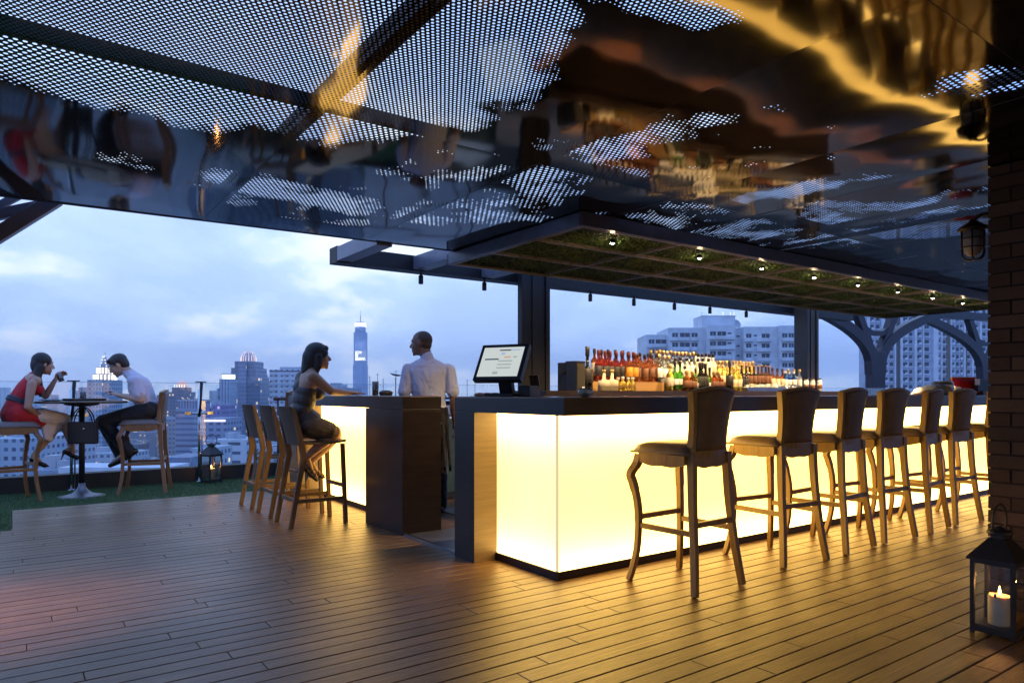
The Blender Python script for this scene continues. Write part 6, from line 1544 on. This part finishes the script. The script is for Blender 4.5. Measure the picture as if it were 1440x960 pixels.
for px_, yt, kd, lb in ((520, 528.5, 'rungs', 'thin runged aerial right of the screen tower'), (531, 527, 'pan', 'mast with a round pan top left of the satellite dish'), (539, 532, 'rungs', 'short runged aerial just left of the satellite dish'), (657, 533, 'rungs', 'thin aerial left of the touch screen'), (668, 537, 'pan', 'short mast just left of the touch screen')):
    rooftop('aerial_mast', lb, 'aerial', px_, mast(yt, kd))
b = B(672, 46, 'low rooftop shed behind the touch screen seen over the counter'); b.part('wall', hw, 642, 712, 560.5, None, 0, 10); 

# named lower blocks seen through the glass
def block(pc, D, label, a, c_, top, mat, dep=20, extra=None, twist=0, group=None, roof=True):
    b = B(pc, D, label, twist=twist, group=group); b.part('wall', mat, a, c_, top, None, 0, dep)
    if roof:
        m = MB(); w_ = (c_ - a) / FPX * D; m.box(b.x(a) + w_ * .15, b.x(a) + w_ * .45, dep * .3, dep * .6, b.z(top), b.z(top) + 2.2); m.box(b.x(a) + w_ * .6, b.x(a) + w_ * .75, dep * .2, dep * .4, b.z(top), b.z(top) + 1.4); m.build('roof_plant', core, b.t)
    if extra: extra(b)
    return b
fl = facade((0.50, 0.56, 0.64), (0.07, 0.10, 0.16), 3.0, 3.3, .5, .42, .05)
block(12, 150, 'near pale block with small dark windows below the woman in red', -30, 33, 617, facade((0.42, 0.50, 0.60), (0.05, 0.08, 0.14), 1.7, 1.9, .5, .42, .0, ox=1.2), 26)
block(150, 105, 'long low building with a pale flat roof under the round table', 82, 236, 657, plain('pale_roof_sheet', (0.62, 0.68, 0.76), .5, sc=.5), 7, roof=False)
block(70, 118, 'grey blue roof with a small hatch left of the pale flat roof', 36, 92, 661, plain('blue_roof_sheet', (0.24, 0.32, 0.42), .6, sc=.5), 10)
block(127, 330, 'pale building with a bright terrace under the spired tower', 110, 176, 637, fl, 22)
block(300, 420, 'purple lit building right of the wide office block', 285, 312, 569, facade((0.28, 0.24, 0.50), (0.06, 0.06, 0.15), 2.6, 3.2, .5, .5, .12, (.7, .5, 1)), 22)  # purple lighting on the building put into its wall colour
block(302, 380, 'low hall with a glowing white violet strip along its roof edge', 284, 318, 588, facade((0.34, 0.38, 0.52), (0.06, 0.08, 0.15), 4, 3.3, .6, .45, .1), 22, extra=lambda b: b.part('light_strip', emit('violet_strip', (.86, .74, 1.0), 2.2), 288, 317, 590, 592.6, -.5, -.02), roof=False)
block(370, 260, 'white terraced block with dark balcony slots right of the small lantern', 300, 346, 618, facade((0.66, 0.70, 0.76), (0.06, 0.08, 0.12), 7.5, 3.4, .62, .34, .05, ox=2), 20)
block(380, 300, 'white block with dark balcony slots behind the plank stools', 347, 432, 626, facade((0.62, 0.67, 0.74), (0.06, 0.08, 0.12), 6.5, 3.4, .6, .36, .12, ox=.5), 20)
block(250, 190, 'plain blue roofed building left of the small lantern', 228, 268, 643, plain('slate_blue_roof', (0.20, 0.27, 0.38), .6, sc=.5), 14, roof=False)
block(282, 230, 'pale block right behind the small lantern', 268, 299, 630, fl, 16)
block(475, 300, 'low shed roofed block behind the arms of the woman at the small bar', 452, 490, 545, plain('shed_grey_blue', (0.28, 0.33, 0.44), .6, sc=.3), 26)

# generic blocks
rg = random.Random(77)
walls = [('pale grey', (0.50, 0.53, 0.56)), ('white', (0.66, 0.68, 0.70)), ('blue grey', (0.28, 0.35, 0.45)), ('dark slate', (0.14, 0.17, 0.23)), ('sandy', (0.42, 0.37, 0.31)), ('mid grey', (0.33, 0.35, 0.38))]
marks = [(30, 'below the woman in red'), (95, 'beyond the handbag'), (150, 'below the spired tower'), (205, 'beyond the seated man'), (262, 'below the wide office block'), (310, 'left of the stepped glass tower'), (345, 'in front of the stepped glass tower'), (400, 'below the white balcony tower'), (450, 'behind the small bar'), (1180, 'right of the brown column')]
for i in range(110):
    D = 150 * (8.0 ** rg.random()); pc = rg.uniform(-30, 445)
    hgt = rg.choice((14, 18, 22, 26, 34, 40, 52)) * (0.8 + .4 * rg.random())
    if D > 450: hgt *= 1.25
    top = HY + (HC - (GZ + hgt)) / D * FPX
    if top < 562: top = 562 + rg.random() * 8
    if D < 230 and top < 640: continue
    w_ = rg.uniform(14, 34) / D * FPX; nm, wc = rg.choice(walls)
    mat = facade(wc, (0.06, 0.09, 0.15), rg.choice((2.2, 2.8, 3.4)), 3.3, rg.choice((.45, .6)), rg.choice((.38, .5)), 0.0 if D < 350 else rg.choice((.02, .07)), hor=False)
    mk = min(marks, key=lambda q: abs(q[0] - pc))[1]
    lb = f"{nm} {'tower' if hgt > 45 else 'mid rise block' if hgt > 24 else 'low rise block'}, {'broad' if w_ > 60 else 'narrow' if w_ < 28 else 'boxy'}, {'near' if D < 320 else 'far' if D > 700 else 'midway'} {mk}"
    block(pc, D, lb, pc - w_ / 2, pc + w_ / 2, top, mat, rg.uniform(14, 26), twist=rg.uniform(-14, 14), group='generic city blocks ' + mk)
# duplicates get their place in the row
dup_ = {}
for o in bpy.data.objects:
    if o.get('group', '').startswith('generic city blocks'): dup_.setdefault(o['label'], []).append(o)
for lb, os_ in dup_.items():
    if len(os_) > 1:
        os_.sort(key=lambda o: (o.location.dot(RT)) / o.location.dot(FW))
        for k, o in enumerate(os_): o['label'] = lb.replace(' block', '') + ', ' + ORD[k] + ' from left'
# the far city that reads as one mass
m = MB()
for i in range(900):
    D = rg.uniform(900, 3100); pc = rg.uniform(-60, 1460); p = at(pc, D, GZ); w_ = rg.uniform(16, 50); d_ = rg.uniform(16, 40); h_ = rg.choice((16, 22, 30, 45, 60)) * rg.uniform(.7, 1.2)
    if rg.random() < .07: h_ = rg.uniform(80, 108)
    if pc > 480: h_ = min(h_, 84)
    q = Matrix.Translation(p) @ Matrix.Rotation(YAW - R(90) + rg.uniform(-.4, .4), 4, 'Z'); m.box(-w_ / 2, w_ / 2, 0, d_, 0, h_, rg.randrange(3), q)
tag(m.build('distant_city', [facade((0.40, 0.45, 0.52), (0.08, 0.11, 0.17), 5, 3.4, .5, .5, .05), facade((0.25, 0.30, 0.40), (0.06, 0.09, 0.15), 4, 3.4, .6, .5, .05), facade((0.55, 0.58, 0.62), (0.1, 0.12, 0.18), 6, 3.4, .4, .4, .06)]), 'distant mass of city blocks fading towards the horizon', 'city', kind='stuff')

# ================================================================== air
HZ = 3300
mb = MB(); mb.box(-HZ, HZ, -HZ, HZ, GZ - 1, 190)
hm = bpy.data.materials.new('haze'); hm.use_nodes = True; n_ = hm.node_tree.nodes; n_.remove(n_['Principled BSDF'])
pv = n_.new('ShaderNodeVolumePrincipled'); pv.inputs['Color'].default_value = (0.86, 0.92, 1.0, 1); pv.inputs['Density'].default_value = 0.00032; pv.inputs['Anisotropy'].default_value = 0.0
hm.node_tree.links.new(pv.outputs[0], n_['Material Output'].inputs['Volume'])
tag(mb.build('haze', hm), kind='stuff'); bpy.data.objects['haze']['label'] = 'blue evening haze over the city'
